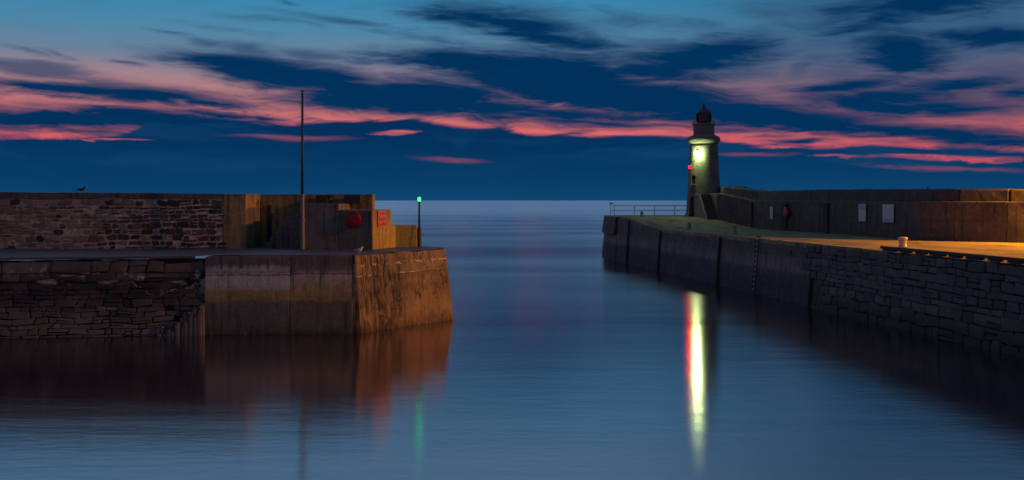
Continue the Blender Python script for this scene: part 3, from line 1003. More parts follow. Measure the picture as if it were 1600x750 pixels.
b.solid([(-14.34, YW - 0.02, 3.2), (-13.2, YW - 0.02, 3.2), (-13.2, 58.3, 3.2), (-14.34, 58.3, 3.2)],
        [(-14.34, YW + 0.03, 6.12), (-13.2, YW + 0.03, 6.12), (-13.2, 58.3, 6.12), (-14.34, 58.3, 6.12)], 0.3, 0.025, 1.2)
local(b.build('rendered_end', MATS['old_render'], merge=True, bevel=0.04), lwall)
b = MB()
b.solid([(-13.2, 57.6, 3.2), (-7.28, 57.45, 3.2), (-7.28, 58.3, 3.2), (-13.2, 58.3, 3.2)],
        [(-13.2, 57.65, 6.12), (-7.28, 57.5, 6.12), (-7.28, 58.3, 6.12), (-13.2, 58.3, 6.12)], 0.3, 0.025, 1.2)
local(b.build('back_wall', MATS['old_render'], merge=True, bevel=0.04), lwall)
b = MB()  # dark upright strips on the back wall
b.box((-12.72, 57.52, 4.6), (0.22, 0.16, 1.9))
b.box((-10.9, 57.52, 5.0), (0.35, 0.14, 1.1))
local(b.build('dark_strip', MATS['dark_fill'], bevel=0.02), lwall)

# ------------------------------------------------------------------ left: stair block and stepped end blocks
blk = tag(empty('concrete_blockhouse', (-8.5, 55, 3.4)),
          'dark stepped concrete block with side stair, standing at the end of the left parapet wall', 'concrete block')
b = MB()
b.solid([(-10.15, 53.6, 3.3), (-8.45, 53.42, 3.3), (-8.45, 57.4, 3.3), (-10.15, 57.4, 3.3)],
        [(-10.15, 53.64, 5.63), (-8.45, 53.46, 5.63), (-8.45, 57.4, 5.63), (-10.15, 57.4, 5.63)], 0.3, 0.018, 1.2)
b.solid([(-8.44, 53.42, 3.3), (-6.82, 53.2, 3.3), (-6.12, 55.3, 3.3), (-6.3, 57.4, 3.3), (-8.44, 57.4, 3.3)],
        [(-8.44, 53.46, 5.33), (-6.85, 53.24, 5.33), (-6.15, 55.3, 5.33), (-6.33, 57.4, 5.33), (-8.44, 57.4, 5.33)], 0.3, 0.018, 1.2)
local(b.build('main_block', MATS['block_concrete'], merge=True, bevel=0.04), blk)
b = MB()       # added slab on the harbour side, orange lamplight put into its colour
b.solid([(-6.82, 53.14, 3.3), (-6.72, 53.14, 3.3), (-6.04, 55.2, 3.3), (-6.11, 55.25, 3.3)],
        [(-6.84, 53.16, 5.35), (-6.74, 53.16, 5.35), (-6.06, 55.2, 5.35), (-6.13, 55.25, 5.35)], 0.3, 0.012, 1.2)
local(b.build('lamplit_side', MATS['block_lamplit'], merge=True, bevel=0.03), blk)
b = MB()
b.solid([(-6.1, 55.15, 3.3), (-5.9, 55.55, 3.3), (-4.80, 55.75, 3.3), (-4.95, 57.3, 3.3), (-6.1, 57.3, 3.3)],
        [(-6.1, 55.15, 4.53), (-5.9, 55.55, 4.53), (-4.82, 55.75, 4.53), (-4.97, 57.3, 4.53), (-6.1, 57.3, 4.53)], 0.3, 0.016, 1.2)
local(b.build('end_block', MATS['block_lamplit'], merge=True, bevel=0.04), blk)  # lamplight sits in this block's colour as well
b = MB()
for i in range(8):
    x0 = -12.45 + 0.285 * i
    b.box(((x0 - 10.16) / 2, 56.3, 3.3 + (0.28 * (i + 1) + 0.1) / 2), (-10.16 - x0, 2.3 - 0.012 * i, 0.28 * (i + 1) + 0.1))
local(b.build('stair', MATS['block_concrete'], bevel=0.015), blk)
b = MB()  # dark blocks added; their colour stands in for shaded rectangles on the wall behind
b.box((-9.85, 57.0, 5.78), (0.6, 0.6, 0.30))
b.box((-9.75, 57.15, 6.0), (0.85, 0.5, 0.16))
local(b.build('shade_block', MATS['dark_fill'], bevel=0.02), blk)
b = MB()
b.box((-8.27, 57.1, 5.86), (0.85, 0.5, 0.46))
local(b.build('shade_block', MATS['dark_fill'], bevel=0.02), blk)


# ------------------------------------------------------------------ lifebuoy housings
def lifebuoy(loc, face, label):
    """round red case; +Y of the root points out of the wall"""
    r = tag(empty('lifebuoy_housing', loc, face), label, 'lifebuoy case', 'red lifebuoy cases on the harbour walls')
    b = MB()
    rad = 0.40
    prof = [(rad * 0.97, 0.0), (rad, 0.03), (rad, 0.10), (rad * 0.97, 0.14), (rad * 0.90, 0.165), (rad * 0.75, 0.18), (rad * 0.4, 0.195), (0.02, 0.20)]
    b.lathe(prof, 40)
    o = b.build('case', MATS['red_plastic'], r, smooth=True)
    o.rotation_euler = (math.radians(-90), 0, 0)
    b = MB()
    b.box((0, 0.09, rad * 0.86), (0.46, 0.21, 0.16))
    b.build('hood', MATS['red_plastic'], r, bevel=0.03)
    b = MB()
    b.tube((-0.12, 0.235, -0.05), (0.12, 0.235, -0.05), 0.014, n=8)
    b.tube((-0.12, 0.19, -0.05), (-0.12, 0.237, -0.05), 0.012, n=8)
    b.tube((0.12, 0.19, -0.05), (0.12, 0.237, -0.05), 0.012, n=8)
    b.build('handle', MATS['red_plastic'], r, smooth=True)
    return r


lifebuoy((-7.68, 53.31, 4.86), math.pi - 0.13, 'round red lifebuoy case on the dark concrete block beside the red sign')


# ------------------------------------------------------------------ signs
def text_mesh(txt, size, name, mat, parent, loc):
    cu = bpy.data.curves.new(name, 'FONT')
    cu.body = txt
    cu.size = size
    cu.align_x = 'CENTER'
    cu.align_y = 'CENTER'
    cu.extrude = 0.003
    tmp = bpy.data.objects.new(name, cu)
    COL.objects.link(tmp)
    dg = bpy.context.evaluated_depsgraph_get()
    me = bpy.data.meshes.new_from_object(tmp.evaluated_get(dg))
    bpy.data.objects.remove(tmp)
    o = bpy.data.objects.new(name, me)
    me.materials.clear()
    me.materials.append(mat)
    COL.objects.link(o)
    o.parent = parent
    o.location = loc
    o.rotation_euler = (math.radians(90), 0, 0)
    return o


# local frame of a sign: x to the right seen from the front, -y out of the wall
fa = math.atan2(55.2 - 53.14, -6.05 + 6.73)      # direction along the lamplit side
sgn = tag(empty('speed_sign', (-6.425, 54.05, 4.88), fa),
          'red notice with white lettering on the lamplit side of the concrete block', 'sign')
b = MB()
b.box((0, -0.02, 0), (0.90, 0.03, 0.74))
b.build('panel', MATS['red_sign'], sgn, bevel=0.01)
b = MB()
for (x, z, sx, sz) in ((0, 0.345, 0.86, 0.025), (0, -0.345, 0.86, 0.025), (-0.425, 0, 0.025, 0.69), (0.425, 0, 0.025, 0.69)):
    b.box((x, -0.038, z), (sx, 0.006, sz))
b.build('border', MATS['sign_white'], sgn)
text_mesh('DEAD', 0.30, 'lettering', MATS['sign_white'], sgn, (0, -0.040, 0.13)).scale = (1.0, 0.75, 1)
text_mesh('SLOW', 0.30, 'lettering', MATS['sign_white'], sgn, (0, -0.040, -0.14)).scale = (1.0, 0.75, 1)

# ------------------------------------------------------------------ flagpole and green light
pole = tag(empty('flagpole', (-10.06, 52.7, 3.4)), 'tall bare dark pole with sleeve and cap on the left pier deck', 'pole')
b = MB()
b.lathe([(0.115, 0.04), (0.112, 1.42), (0.135, 1.43), (0.135, 1.50), (0.105, 1.52), (0.095, 2.7)], 20)
b.build('sleeve', MATS['pole_paint'], pole, smooth=False)
b = MB()
b.lathe([(0.075, 2.7), (0.062, 5.0), (0.052, 7.55)], 16)
b.build('mast', MATS['dark_iron'], pole, smooth=True)
b = MB()
b.lathe([(0.03, 7.55), (0.03, 7.60), (0.085, 7.61), (0.085, 7.66), (0.03, 7.68)], 16)
b.build('cap', MATS['dark_iron'], pole)
b = MB()
b.box((0, 0, 0.02), (0.36, 0.36, 0.04))
for sx in (-1, 1):
    for sy in (-1, 1):
        b.tube((0.13 * sx, 0.13 * sy, 0.03), (0.13 * sx, 0.13 * sy, 0.08), 0.02, n=8)
b.build('base_plate', MATS['dark_iron'], pole)

gl = tag(empty('harbour_light', (-4.72, 55.9, 3.41)), 'slim post with a small glowing green lamp at the tip of the left pier', 'harbour light')
b = MB()
b.lathe([(0.15, 0.0), (0.15, 0.03), (0.115, 0.05), (0.115, 0.98), (0.07, 1.02), (0.06, 1.05)], 18)
b.build('base_tube', MATS['dark_iron'], gl)
b = MB()
b.lathe([(0.055, 1.04), (0.048, 2.30)], 16)
b.build('post', MATS['dark_iron'], gl, smooth=True)
b = MB()
b.lathe([(0.09, 2.30), (0.09, 2.34), (0.05, 2.35)], 16)
b.build('lamp_holder', MATS['dark_iron'], gl)
b = MB()
b.lathe([(0.07, 2.545), (0.075, 2.56), (0.02, 2.60)], 16)
b.build('lamp_cap', MATS['dark_iron'], gl)
b = MB()
b.lathe([(0.045, 2.345), (0.068, 2.38), (0.07, 2.45), (0.066, 2.52), (0.045, 2.545)], 20)
b.build('lens', MATS['green_glow'], gl, smooth=True)


# ------------------------------------------------------------------ gulls
def gull(loc, rz, label, dark=False):
    r = tag(empty('seagull', loc, rz), label, 'seagull', 'seagulls resting round the harbour mouth')
    b = MB()
    sec = [(-0.27, 0.120, 0.012, 0.006), (-0.19, 0.132, 0.035, 0.018), (-0.09, 0.146, 0.062, 0.050), (0.0, 0.160, 0.078, 0.075),
           (0.08, 0.182, 0.072, 0.080), (0.125, 0.222, 0.050, 0.058), (0.140, 0.262, 0.038, 0.044), (0.160, 0.295, 0.040, 0.040),
           (0.190, 0.300, 0.033, 0.032), (0.212, 0.297, 0.016, 0.016), (0.235, 0.292, 0.010, 0.012), (0.262, 0.284, 0.003, 0.004)]
    n = 14
    vs, fs, fm = [], [], []
    for k, (x, z, ry, rzz) in enumerate(sec):
        a = Vector((sec[max(0, k - 1)][0], 0, sec[max(0, k - 1)][1]))
        c = Vector((sec[min(len(sec) - 1, k + 1)][0], 0, sec[min(len(sec) - 1, k + 1)][1]))
        t = (c - a).normalized()
        nrm = Vector((-t.z, 0, t.x))
        for i in range(n):
            q = 2 * math.pi * i / n
            vs.append(Vector((x, 0, z)) + Vector((0, 1, 0)) * (ry * math.cos(q)) + nrm * (rzz * math.sin(q)))
    base = b.add(vs, [])
    for k in range(len(sec) - 1):
        for i in range(n):
            j = (i + 1) % n
            b.f.append([k * n + i, k * n + j, (k + 1) * n + j, (k + 1) * n + i])
            b.m.append(1 if k >= 9 else 0)
    b.f.append(list(range(n))); b.m.append(0)
    for s in (-1, 1):
        b.tube((0.01, 0.03 * s, 0.10), (0.02, 0.035 * s, 0.01), 0.011, 0.008, 8, 2)
        b.add([(-0.01, 0.035 * s, 0.004), (0.07, 0.005 * s, 0.004), (0.075, 0.035 * s, 0.004), (0.07, 0.07 * s, 0.004), (0.02, 0.035 * s, 0.02)],
              [(0, 1, 4), (1, 2, 4), (2, 3, 4), (3, 0, 4), (0, 3, 2, 1)], 2)
    wm, tm = ('feather_dark', 'feather_dark') if dark else ('feather_grey', 'feather_dark')
    b.build('body', [MATS['feather_dark' if dark else 'feather_white'], MATS['beak_yellow'], MATS['gull_leg']], r, smooth=True)  # dark variant puts the bird's silhouette shade into its feather colour
    for s in (-1, 1):
        b = MB()
        ws = [(-0.34, 0.118, 0.006, 0.008), (-0.24, 0.135, 0.012, 0.022), (-0.12, 0.165, 0.016, 0.048), (0.0, 0.185, 0.018, 0.055), (0.09, 0.195, 0.012, 0.035), (0.12, 0.196, 0.003, 0.01)]
        vs = []
        for (x, z, ry, rzz) in ws:
            yo = s * (0.078 - 0.20 * abs(x - 0.0) * (0.85 if x < 0 else 0.3))
            yo = s * max(0.012, s * yo)
            for i in range(8):
                q = 2 * math.pi * i / 8
                vs.append((x, yo + ry * math.cos(q), z + rzz * math.sin(q)))
        b.add(vs, [])
        for k in range(len(ws) - 1):
            for i in range(8):
                j = (i + 1) % 8
                b.f.append([k * 8 + i, k * 8 + j, (k + 1) * 8 + j, (k + 1) * 8 + i])
                b.m.append(1 if k == 0 else 0)
        b.f.append(list(range(8))); b.m.append(1)
        b.f.append([5 * 8 + i for i in range(8)]); b.m.append(0)
        b.build('wing', [MATS[wm], MATS[tm]], r, smooth=True)
    return r


gull((-21.55, 55.0, 6.18), 0.1, 'dark seagull silhouetted on the coping of the rubble wall', dark=True)
gull((-6.78, 48.45, 3.435), 0.15, 'pale seagull with grey wings standing on the corner of the left pier deck')

# ------------------------------------------------------------------ right: stone quay
EDGE = [(9.1, 108.0), (11.27, 94.8), (13.8, 76.0), (15.2, 67.0), (16.1, 60.8), (17.4, 50.8), (18.85, 40.0), (20.95, 25.0)]     # waterline
WALL = [(18.5, 99.5), (20.3, 94.0), (22.6, 80.7), (23.5, 72.8), (24.4, 65.4), (25.7, 63.85), (28.0, 62.15), (29.0, 61.55), (31.6, 60.95), (72.0, 57.0)]


def lerp_y(P, y):
    for (x0, y0), (x1, y1) in zip(P[:-1], P[1:]):
        if (y0 >= y >= y1) or (y0 <= y <= y1):
            return x0 + (x1 - x0) * (y - y0) / (y1 - y0)
    return P[0][0] if abs(y - P[0][1]) < abs(y - P[-1][1]) else P[-1][0]


def edge_x(y):
    return lerp_y(EDGE, y) if y <= 108 else 9.1 + (y - 108) * 0.06


def deck_z(y):
    t = min(1, max(0, (y - 91) / 12.0))
    return 3.4 + 0.82 * t * t * (3 - 2 * t)


quay = tag(empty('stone_quay', (18, 70, 0)), 'long dark quay with weed stained wall and orange lit deck below the lighthouse', 'quay')
BAT = 0.34
# face
b = MB()
ys = [108, 105, 102.5, 100, 97.5, 95, 91, 87, 82, 76, 71, 67, 64, 60.8, 56, 52.5]
for ya, yb in zip(ys[:-1], ys[1:]):
    b.sheet((edge_x(ya), ya, -1.5), (edge_x(yb), yb, -1.5), (edge_x(yb) + BAT, yb, deck_z(yb)), (edge_x(ya) + BAT, ya, deck_z(ya)), max(2, int((ya - yb) / 0.5)), 9, 0.045, 0.8)
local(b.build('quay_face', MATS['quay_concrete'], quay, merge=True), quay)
b = MB()      # dark backing of the block masonry near the camera
for ya, yb in ((52.5, 46), (46, 40), (40, 33), (33, 25)):
    b.sheet((edge_x(ya) + 0.03, ya, -1.5), (edge_x(yb) + 0.03, yb, -1.5), (edge_x(yb) + BAT + 0.03, yb, deck_z(yb) - 0.02), (edge_x(ya) + BAT + 0.03, ya, deck_z(ya) - 0.02), 12, 6, 0.03, 0.8)
local(b.build('backing', MATS['dark_joint'], merge=True), quay)
b = MB()
pa, pb = Vector((edge_x(66.0), 66.0, -0.4)), Vector((edge_x(30.0), 30.0, -0.4))
uu = (pb - pa).normalized()
upq = Vector((BAT * 0.99, 0.05, 4.9)).normalized()
nq = uu.cross(upq).normalized()
if nq.x > 0: nq = -nq


def keep_q(x, v, r):
    return x / 12.0 + 0.55 * noise.noise(Vector((x * 0.5, v * 0.9, 3.3))) > 0.48 or x > 11


stones(b, pa + Vector((0.02, 0, 0)), uu, upq, nq, (pb - pa).length, 3.75, (0.26, 0.52), (0.38, 1.15), 0.026, (0.03, 0.085), 31, 0.5, keep_q, round_=0.16, wob=0.08)
local(b.build('block_masonry', MATS['quay_stone']), quay)
# tip of the quay: overhanging upper course and return face
b = MB()
b.solid([(9.02, 107.9, 2.55), (9.6, 104.4, 2.55), (10.9, 104.6, 2.55), (10.4, 115.5, 2.55), (9.45, 115.5, 2.55)],
        [(9.22, 107.9, 4.215), (9.86, 104.3, 4.215), (10.9, 104.6, 4.215), (10.6, 115.5, 4.215), (9.7, 115.5, 4.215)], 0.4, 0.05, 0.9)
b.solid([(9.05, 108.0, -1.5), (9.7, 104.0, -1.5), (11, 104.5, -1.5), (10.4, 115.5, -1.5), (9.3, 115.5, -1.5)],
        [(9.30, 108.0, 2.5), (9.9, 104.2, 2.5), (11, 104.5, 2.5), (10.6, 115.5, 2.5), (9.7, 115.5, 2.5)], 0.4, 0.05, 0.9)
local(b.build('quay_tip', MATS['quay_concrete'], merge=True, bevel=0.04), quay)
# deck
b = MB()
yy = [25 + i * 1.0 for i in range(91)]
VS, FS = [], []
nx = 24
for y in yy:
    x0 = edge_x(y) + BAT - 0.02
    x1 = 72.0 if y < 61 else (lerp_y(WALL, y) + 0.9 if y <= 99.5 else 24.0)
    for i in range(nx + 1):
        t = (i / nx) ** 1.3
        x = x0 + (x1 - x0) * t
        z = deck_z(y) + 0.012 * noise.noise(Vector((x * 0.6, y * 0.6, 5))) - (0.02 if i == 0 else 0)
        VS.append((x, y, z + 0.012))
for j in range(len(yy) - 1):
    for i in range(nx):
        k = j * (nx + 1) + i
        FS.append((k, k + 1, k + nx + 2, k + nx + 1))
b.add(VS, FS)
local(b.build('deck', MATS['quay_deck'], smooth=True), quay)
b = MB()      # worn edge stones
rnd = random.Random(12)
y = 103.5
while y > 53.6:
    ln = rnd.uniform(0.9, 1.7)
    y2 = y - ln
    ym = (y + y2) / 2
    if True:
        rz = math.atan2(ln, -(edge_x(y2) - edge_x(y)))
        sl = math.atan2(deck_z(y) - deck_z(y2), ln)
        b.box((edge_x(ym) + BAT + 0.18 + rnd.uniform(-0.03, 0.03), ym, deck_z(ym) - 0.10 + rnd.uniform(-0.008, 0.012)), (ln * 0.985, 0.42, 0.26), rz, 0, 0, -sl)
    y = y2
local(b.build('edge_stones', MATS['quay_deck'], bevel=0.03), quay)
# timber rubbing posts in the face
for yv, wd in ((100.0, 0.34), (90.0, 0.34), (75.0, 0.32), (60.0, 0.2)):
    b = MB()
    wd *= 0.55
    xt, xb = edge_x(yv) + BAT * 0.9 + 0.1, edge_x(yv) + 0.07
    b.solid([(xb - 0.22, yv - wd / 2, -1.0), (xb + 0.1, yv - wd / 2, -1.0), (xb + 0.1, yv + wd / 2, -1.0), (xb - 0.22, yv + wd / 2, -1.0)],
            [(xt - 0.24, yv - wd / 2, deck_z(yv) - 0.1), (xt + 0.1, yv - wd / 2, deck_z(yv) - 0.1), (xt + 0.1, yv + wd / 2, deck_z(yv) - 0.1), (xt - 0.24, yv + wd / 2, deck_z(yv) - 0.1)], 0.4, 0.02, 1.0)
    local(b.build('rubbing_post', MATS['wet_timber'], merge=True, bevel=0.02), quay)

# ladder
yl = 68.2
lad = tag(empty('quay_ladder', (edge_x(yl), yl, 0)), 'narrow dark iron ladder fixed to the face of the right quay', 'ladder')
q0, q1 = Vector((edge_x(yl) - 0.12, yl, -0.8)), Vector((edge_x(yl) + BAT - 0.10, yl, 3.55))
tdir = Vector((0.14, -1, 0)).normalized()
for s in (-1, 1):
    b = MB()
    b.tube(q0 + tdir * 0.22 * s, q1 + tdir * 0.22 * s, 0.035, n=8)
    b.tube(q1 + tdir * 0.22 * s, q1 + tdir * 0.22 * s + Vector((0.35, 0, 0.02)), 0.035, n=8)
    local(b.build('rail', MATS['dark_iron'], smooth=True), lad)
for k in range(14):
    p = q0.lerp(q1, (k + 0.5) / 14)
    b = MB()
    b.tube(p - tdir * 0.22, p + tdir * 0.22, 0.02, n=8)
    local(b.build('rung', MATS['galvanised']), lad)

# timber kerb raised on chocks
kerb = tag(empty('timber_kerb', (17.9, 47, 3.4)), 'dark timber kerb raised on chocks with lit gaps along the quay edge', 'kerb')


def kerb_pt(y, off=0.0):
    return Vector((edge_x(y) + BAT + 0.22 + off, y, deck_z(y)))


ysec = [52.6, 48.6, 44.3, 40.0, 35.5, 30.5]
for ya, yb in zip(ysec[:-1], ysec[1:]):
    a_, c_ = kerb_pt(ya - 0.02), kerb_pt(yb + 0.02)
    dv = c_ - a_
    b = MB()
    b.box((a_ + c_) / 2 + Vector((0, 0, 0.155)), (dv.length, 0.24, 0.13), math.atan2(dv.y, dv.x))
    local(b.build('beam', MATS['wet_timber'], bevel=0.02), kerb)
b = MB()
y = 52.4
rnd = random.Random(77)
while y > 30.6:
    ln = rnd.uniform(0.75, 1.5)
    a_, c_ = kerb_pt(y), kerb_pt(y - ln)
    dv = c_ - a_
    b.box((a_ + c_) / 2 + Vector((0, 0, 0.05)), (dv.length, 0.20, 0.08), math.atan2(dv.y, dv.x))
    y -= ln + rnd.uniform(0.25, 0.55)
local(b.build('chocks', MATS['wet_timber'], bevel=0.01), kerb)

# ------------------------------------------------------------------ right: two-tier parapet wall
rwall = tag(empty('harbour_wall', (24, 75, 3.4)), 'dark two-tier concrete wall along the back of the right quay, running into the lighthouse', 'wall')
LEDGE = [6.43, 5.80, 5.74, 5.73, 5.72, 5.72, 5.72, 5.72, 5.72, 5.70]
TOPS = [7.06, 6.62, 6.60, 6.55, 6.48, 6.46, 6.44, 6.43, 6.42, 6.40]
pathn = []
for i, (x, y) in enumerate(WALL):
    a_ = Vector(WALL[max(0, i - 1)]); c_ = Vector(WALL[min(len(WALL) - 1, i + 1)])
    t = (c_ - a_).normalized()
    pathn.append(Vector((-t.y, t.x)) * (1 if (-t.y) > 0 else -1))     # away from the harbour
for i in range(len(WALL) - 1):
    P0, P1 = Vector(WALL[i]), Vector(WALL[i + 1])
    n0, n1 = pathn[i], pathn[i + 1]
    L = (P1 - P0).length
    zb0, zb1 = deck_z(P0.y) - 0.2, deck_z(P1.y) - 0.2

    def q(P, n, off, z):
        return (P.x + n.x * off, P.y + n.y * off, z)
    b = MB()
    b.solid([q(P1, n1, 0, zb1), q(P0, n0, 0, zb0), q(P0, n0, 2.2, zb0), q(P1, n1, 2.2, zb1)],
            [q(P1, n1, 0.08, LEDGE[i + 1]), q(P0, n0, 0.08, LEDGE[i]), q(P0, n0, 2.2, LEDGE[i] + 0.05), q(P1, n1, 2.2, LEDGE[i + 1] + 0.05)], 0.5, 0.03, 0.8)
    local(b.build('lower_tier', MATS['parapet_concrete'], merge=True, bevel=0.05), rwall)
    b = MB()
    so = 0.75
    b.solid([q(P1, n1, so, LEDGE[i + 1] - 0.2), q(P0, n0, so, LEDGE[i] - 0.2), q(P0, n0, 2.1, LEDGE[i] - 0.2), q(P1, n1, 2.1, LEDGE[i + 1] - 0.2)],
            [q(P1, n1, so + 0.05, TOPS[i + 1]), q(P0, n0, so + 0.05, TOPS[i]), q(P0, n0, 2.1, TOPS[i]), q(P1, n1, 2.1, TOPS[i + 1])], 0.5, 0.03, 0.8)
    local(b.build('upper_tier', MATS['parapet_concrete'], merge=True, bevel=0.10), rwall)
# walkway that joins wall and tower
b = MB()
b.solid([(18.6, 99.3, 3.7), (20.9, 99.3, 3.7), (22.0, 105.5, 3.7), (18.6, 105.5, 3.7)],
        [(18.62, 99.3, 6.36), (20.9, 99.3, 6.36), (22.0, 105.5, 6.5), (18.62, 105.5, 6.5)], 0.5, 0.03, 0.8)
b.solid([(19.5, 99.2, 6.2), (21.2, 98.8, 6.2), (22.4, 105.5, 6.2), (19.8, 105.5, 6.2)],
        [(19.55, 99.3, 7.06), (21.2, 98.9, 7.02), (22.4, 105.5, 7.1), (19.8, 105.5, 7.1)], 0.5, 0.03, 0.8)
local(b.build('walkway', MATS['parapet_concrete'], merge=True, bevel=0.08), rwall)


def wall_at(px):
    """point, outward normal and along-direction of the right wall face on the bearing of column px"""
    k = (px - 800) / F
    for (x0, y0), (x1, y1) in zip(WALL[:-1], WALL[1:]):
        d = Vector((x1 - x0, y1 - y0))
        den = d.x - k * d.y
        t = (k * y0 - x0) / den
        if 0 <= t <= 1:
            p = Vector((x0, y0)) + d * t
            d.normalize()
            n = Vector((d.y, -d.x))
            if n.x > 0: n = -n
            return p, n, d
    return None


for px, w_ in ((1226, 0.9), (1291, 0.85), (1175, 0.2)):  # dark slabs on the face stand in for shaded recesses and joints
    p, n, d = wall_at(px)
    b = MB()
    b.box((p.x + n.x * 0.02, p.y + n.y * 0.02, 4.5), (w_, 0.16, 2.2), math.atan2(d.y, d.x))
    local(b.build('recess_shade', MATS['dark_fill'], bevel=0.02), rwall)


def board(px, wid, hgt, zc, label, bands):
    p, n, d = wall_at(px)
    rz = math.atan2(-n.x, n.y) + math.pi          # local -y out of the wall
    r = tag(empty('notice_board', (p.x + n.x * 0.03, p.y + n.y * 0.03, zc), rz), label, 'notice board', 'pale notice boards on the right wall')
    b = MB()
    b.box((0, -0.02, 0), (wid, 0.05, hgt))
    b.build('panel', MATS['board_white'], r, bevel=0.01)
    for (z, h, ww, m) in bands:
        b = MB()
        b.box((0, -0.048, z * hgt), (wid * ww, 0.01, h * hgt))
        b.build('print' if m else 'coloured_band', MATS['board_ink' if m else 'board_blue'], r)
    return r


board(1206.5, 0.55, 1.0, 4.78, 'narrow pale notice board on the right wall, next to the red lifebuoy case',
      [(0.3, 0.05, 0.7, 1), (0.1, 0.05, 0.7, 1), (-0.15, 0.05, 0.7, 1), (-0.35, 0.05, 0.7, 1)])
board(1348.5, 1.08, 1.17, 4.98, 'tall pale notice board with a blue upper part, beside the widest notice board',
      [(0.33, 0.32, 0.98, 0)])
board(1389, 1.5, 1.15, 4.97, 'widest pale notice board with rows of print, on the wall behind the mooring bollard',
      [(0.25, 0.035, 0.7, 1), (0.11, 0.035, 0.6, 1), (-0.03, 0.035, 0.7, 1), (-0.17, 0.035, 0.6, 1), (-0.38, 0.2, 0.98, 0)])
p, n, d = wall_at(1232.5)
lifebuoy((p.x + n.x * 0.14, p.y + n.y * 0.14, 4.82), math.atan2(-n.x, n.y), 'round red lifebuoy case on the dark right wall beside the narrow notice board')
p, n, d = wall_at(1416)
st = tag(empty('iron_stub', (p.x - n.x * 1.4, p.y - n.y * 1.4, 6.45)), 'tiny dark iron stub standing on top of the right wall', 'iron stub')
b = MB()
b.lathe([(0.07, 0.0), (0.07, 0.02), (0.035, 0.03), (0.035, 0.14), (0.05, 0.15), (0.045, 0.19), (0.02, 0.2)], 12)
b.build('stub', MATS['dark_iron'], st)


# ------------------------------------------------------------------ bollards
def bollard(x, y, prof, mat, label, name='mooring_bollard'):
    r = tag(empty(name, (x, y, deck_z(y) + 0.012)), label, 'bollard', 'bollards on the right quay')
    b = MB()
    b.lathe(prof, 28)
    b.build('body', MATS[mat], r, smooth=True)
    b = MB()
    b.lathe([(prof[0][0] * 1.25, 0.0), (prof[0][0] * 1.25, 0.025), (prof[0][0] * 1.1, 0.03)], 28)
    b.build('foot', MATS['dark_iron'], r)
    return r


bollard(19.75, 55.5, [(0.215, 0.0), (0.20, 0.06), (0.175, 0.18), (0.175, 0.28), (0.20, 0.38), (0.235, 0.43), (0.24, 0.48), (0.225, 0.51), (0.15, 0.53), (0.02, 0.535)],
        'bollard_paint', 'stout waisted cream bollard, brightly lit orange, near the timber kerb')
post = [(0.145, 0.0), (0.14, 0.04), (0.135, 0.45), (0.14, 0.52), (0.12, 0.59), (0.07, 0.635), (0.01, 0.65)]
bollard(16.06, 79.2, post, 'bollard_rust', 'round topped rusty bollard where the deck turns from green to orange light')
bollard(14.6, 90.5, [(r_ * 1.12, z_ * 0.95) for r_, z_ in post], 'bollard_grey', 'grey bollard in the shade below the lighthouse door')
bollard(12.3, 104.0, [(r_ * 1.1, z_ * 0.86) for r_, z_ in post], 'bollard_rust', 'small bollard standing in front of the railing at the quay tip')

# ------------------------------------------------------------------ railing
rail = tag(empty('railing', (14, 113.4, 4.22)), 'two-bar metal railing on posts along the seaward edge of the quay tip', 'railing')
rp = [Vector((10.12, 112.6, 4.22)), Vector((10.62, 114.2, 4.22))] + [Vector((10.62 + i * 2.1, 114.2, 4.22)) for i in range(1, 6)]
for p in rp:
    b = MB()
    b.tube(p, p + Vector((0, 0, 1.06)), 0.045, n=10)
    b.tube(p, p + Vector((0, 0, 0.03)), 0.09, n=12)
    local(b.build('post', MATS['rail_paint'], smooth=False), rail)
for zz, nm in ((1.04, 'top_bar'), (0.54, 'middle_bar')):
    b = MB()
    for p0, p1 in zip(rp[:-1], rp[1:]):
        b.tube(p0 + Vector((0, 0, zz)), p1 + Vector((0, 0, zz)), 0.042, n=10)
    local(b.build(nm, MATS['rail_paint'], smooth=True), rail)
gull((10.16, 112.62, 5.315), 2.7, 'brightly lit seagull perched on the end post of the railing')

# ------------------------------------------------------------------ lighthouse
LX, LY = 18.38, 105.2
ZB = 4.22
lh = tag(empty('lighthouse', (LX, LY, ZB)), 'tapering stone lighthouse with round gallery and dark lantern, floodlit yellow green', 'lighthouse')


def az(deg, r, z):
    a = math.radians(deg)
    return Vector((r * math.sin(a), -r * math.cos(a), z))     # deg from the camera side, + to the right


b = MB()
prof = [(1.80, -0.4), (1.80, 0.28), (1.72, 0.34)]
prof += [(1.70 - (1.70 - 1.30) * (k / 24) ** 0.85, 0.35 + (6.98 - 0.35) * k / 24) for k in range(25)]
b.lathe(prof, 72)
tw = b.build('tower', MATS['tower_stone'], lh, smooth=True)
cut = MB()


def arch(mbx, deg, wid, hgt, depth, zb, out=2.6, rect=False):
    a = math.radians(deg)
    t = Vector((math.cos(a), math.sin(a), 0))
    o = Vector((math.sin(a), -math.cos(a), 0))
    pts = [(-wid / 2, 0), (wid / 2, 0), (wid / 2, hgt - (0 if rect else wid / 2))]
    if rect:
        pts += [(-wid / 2, hgt)]
    else:
        for i in range(1, 9):
            q_ = math.pi * i / 9
            pts.append((wid / 2 * math.cos(q_), hgt - wid / 2 + wid / 2 * math.sin(q_)))
        pts.append((-wid / 2, hgt - wid / 2))
    vs = []
    for r in (depth, out):
        for x, z in pts:
            vs.append(o * r + t * x + Vector((0, 0, zb + z)))
    n = len(pts)
    mbx.add(vs, [tuple(range(n)), tuple(range(2 * n - 1, n - 1, -1))] + [((i + 1) % n, i, n + i, n + (i + 1) % n) for i in range(n)])


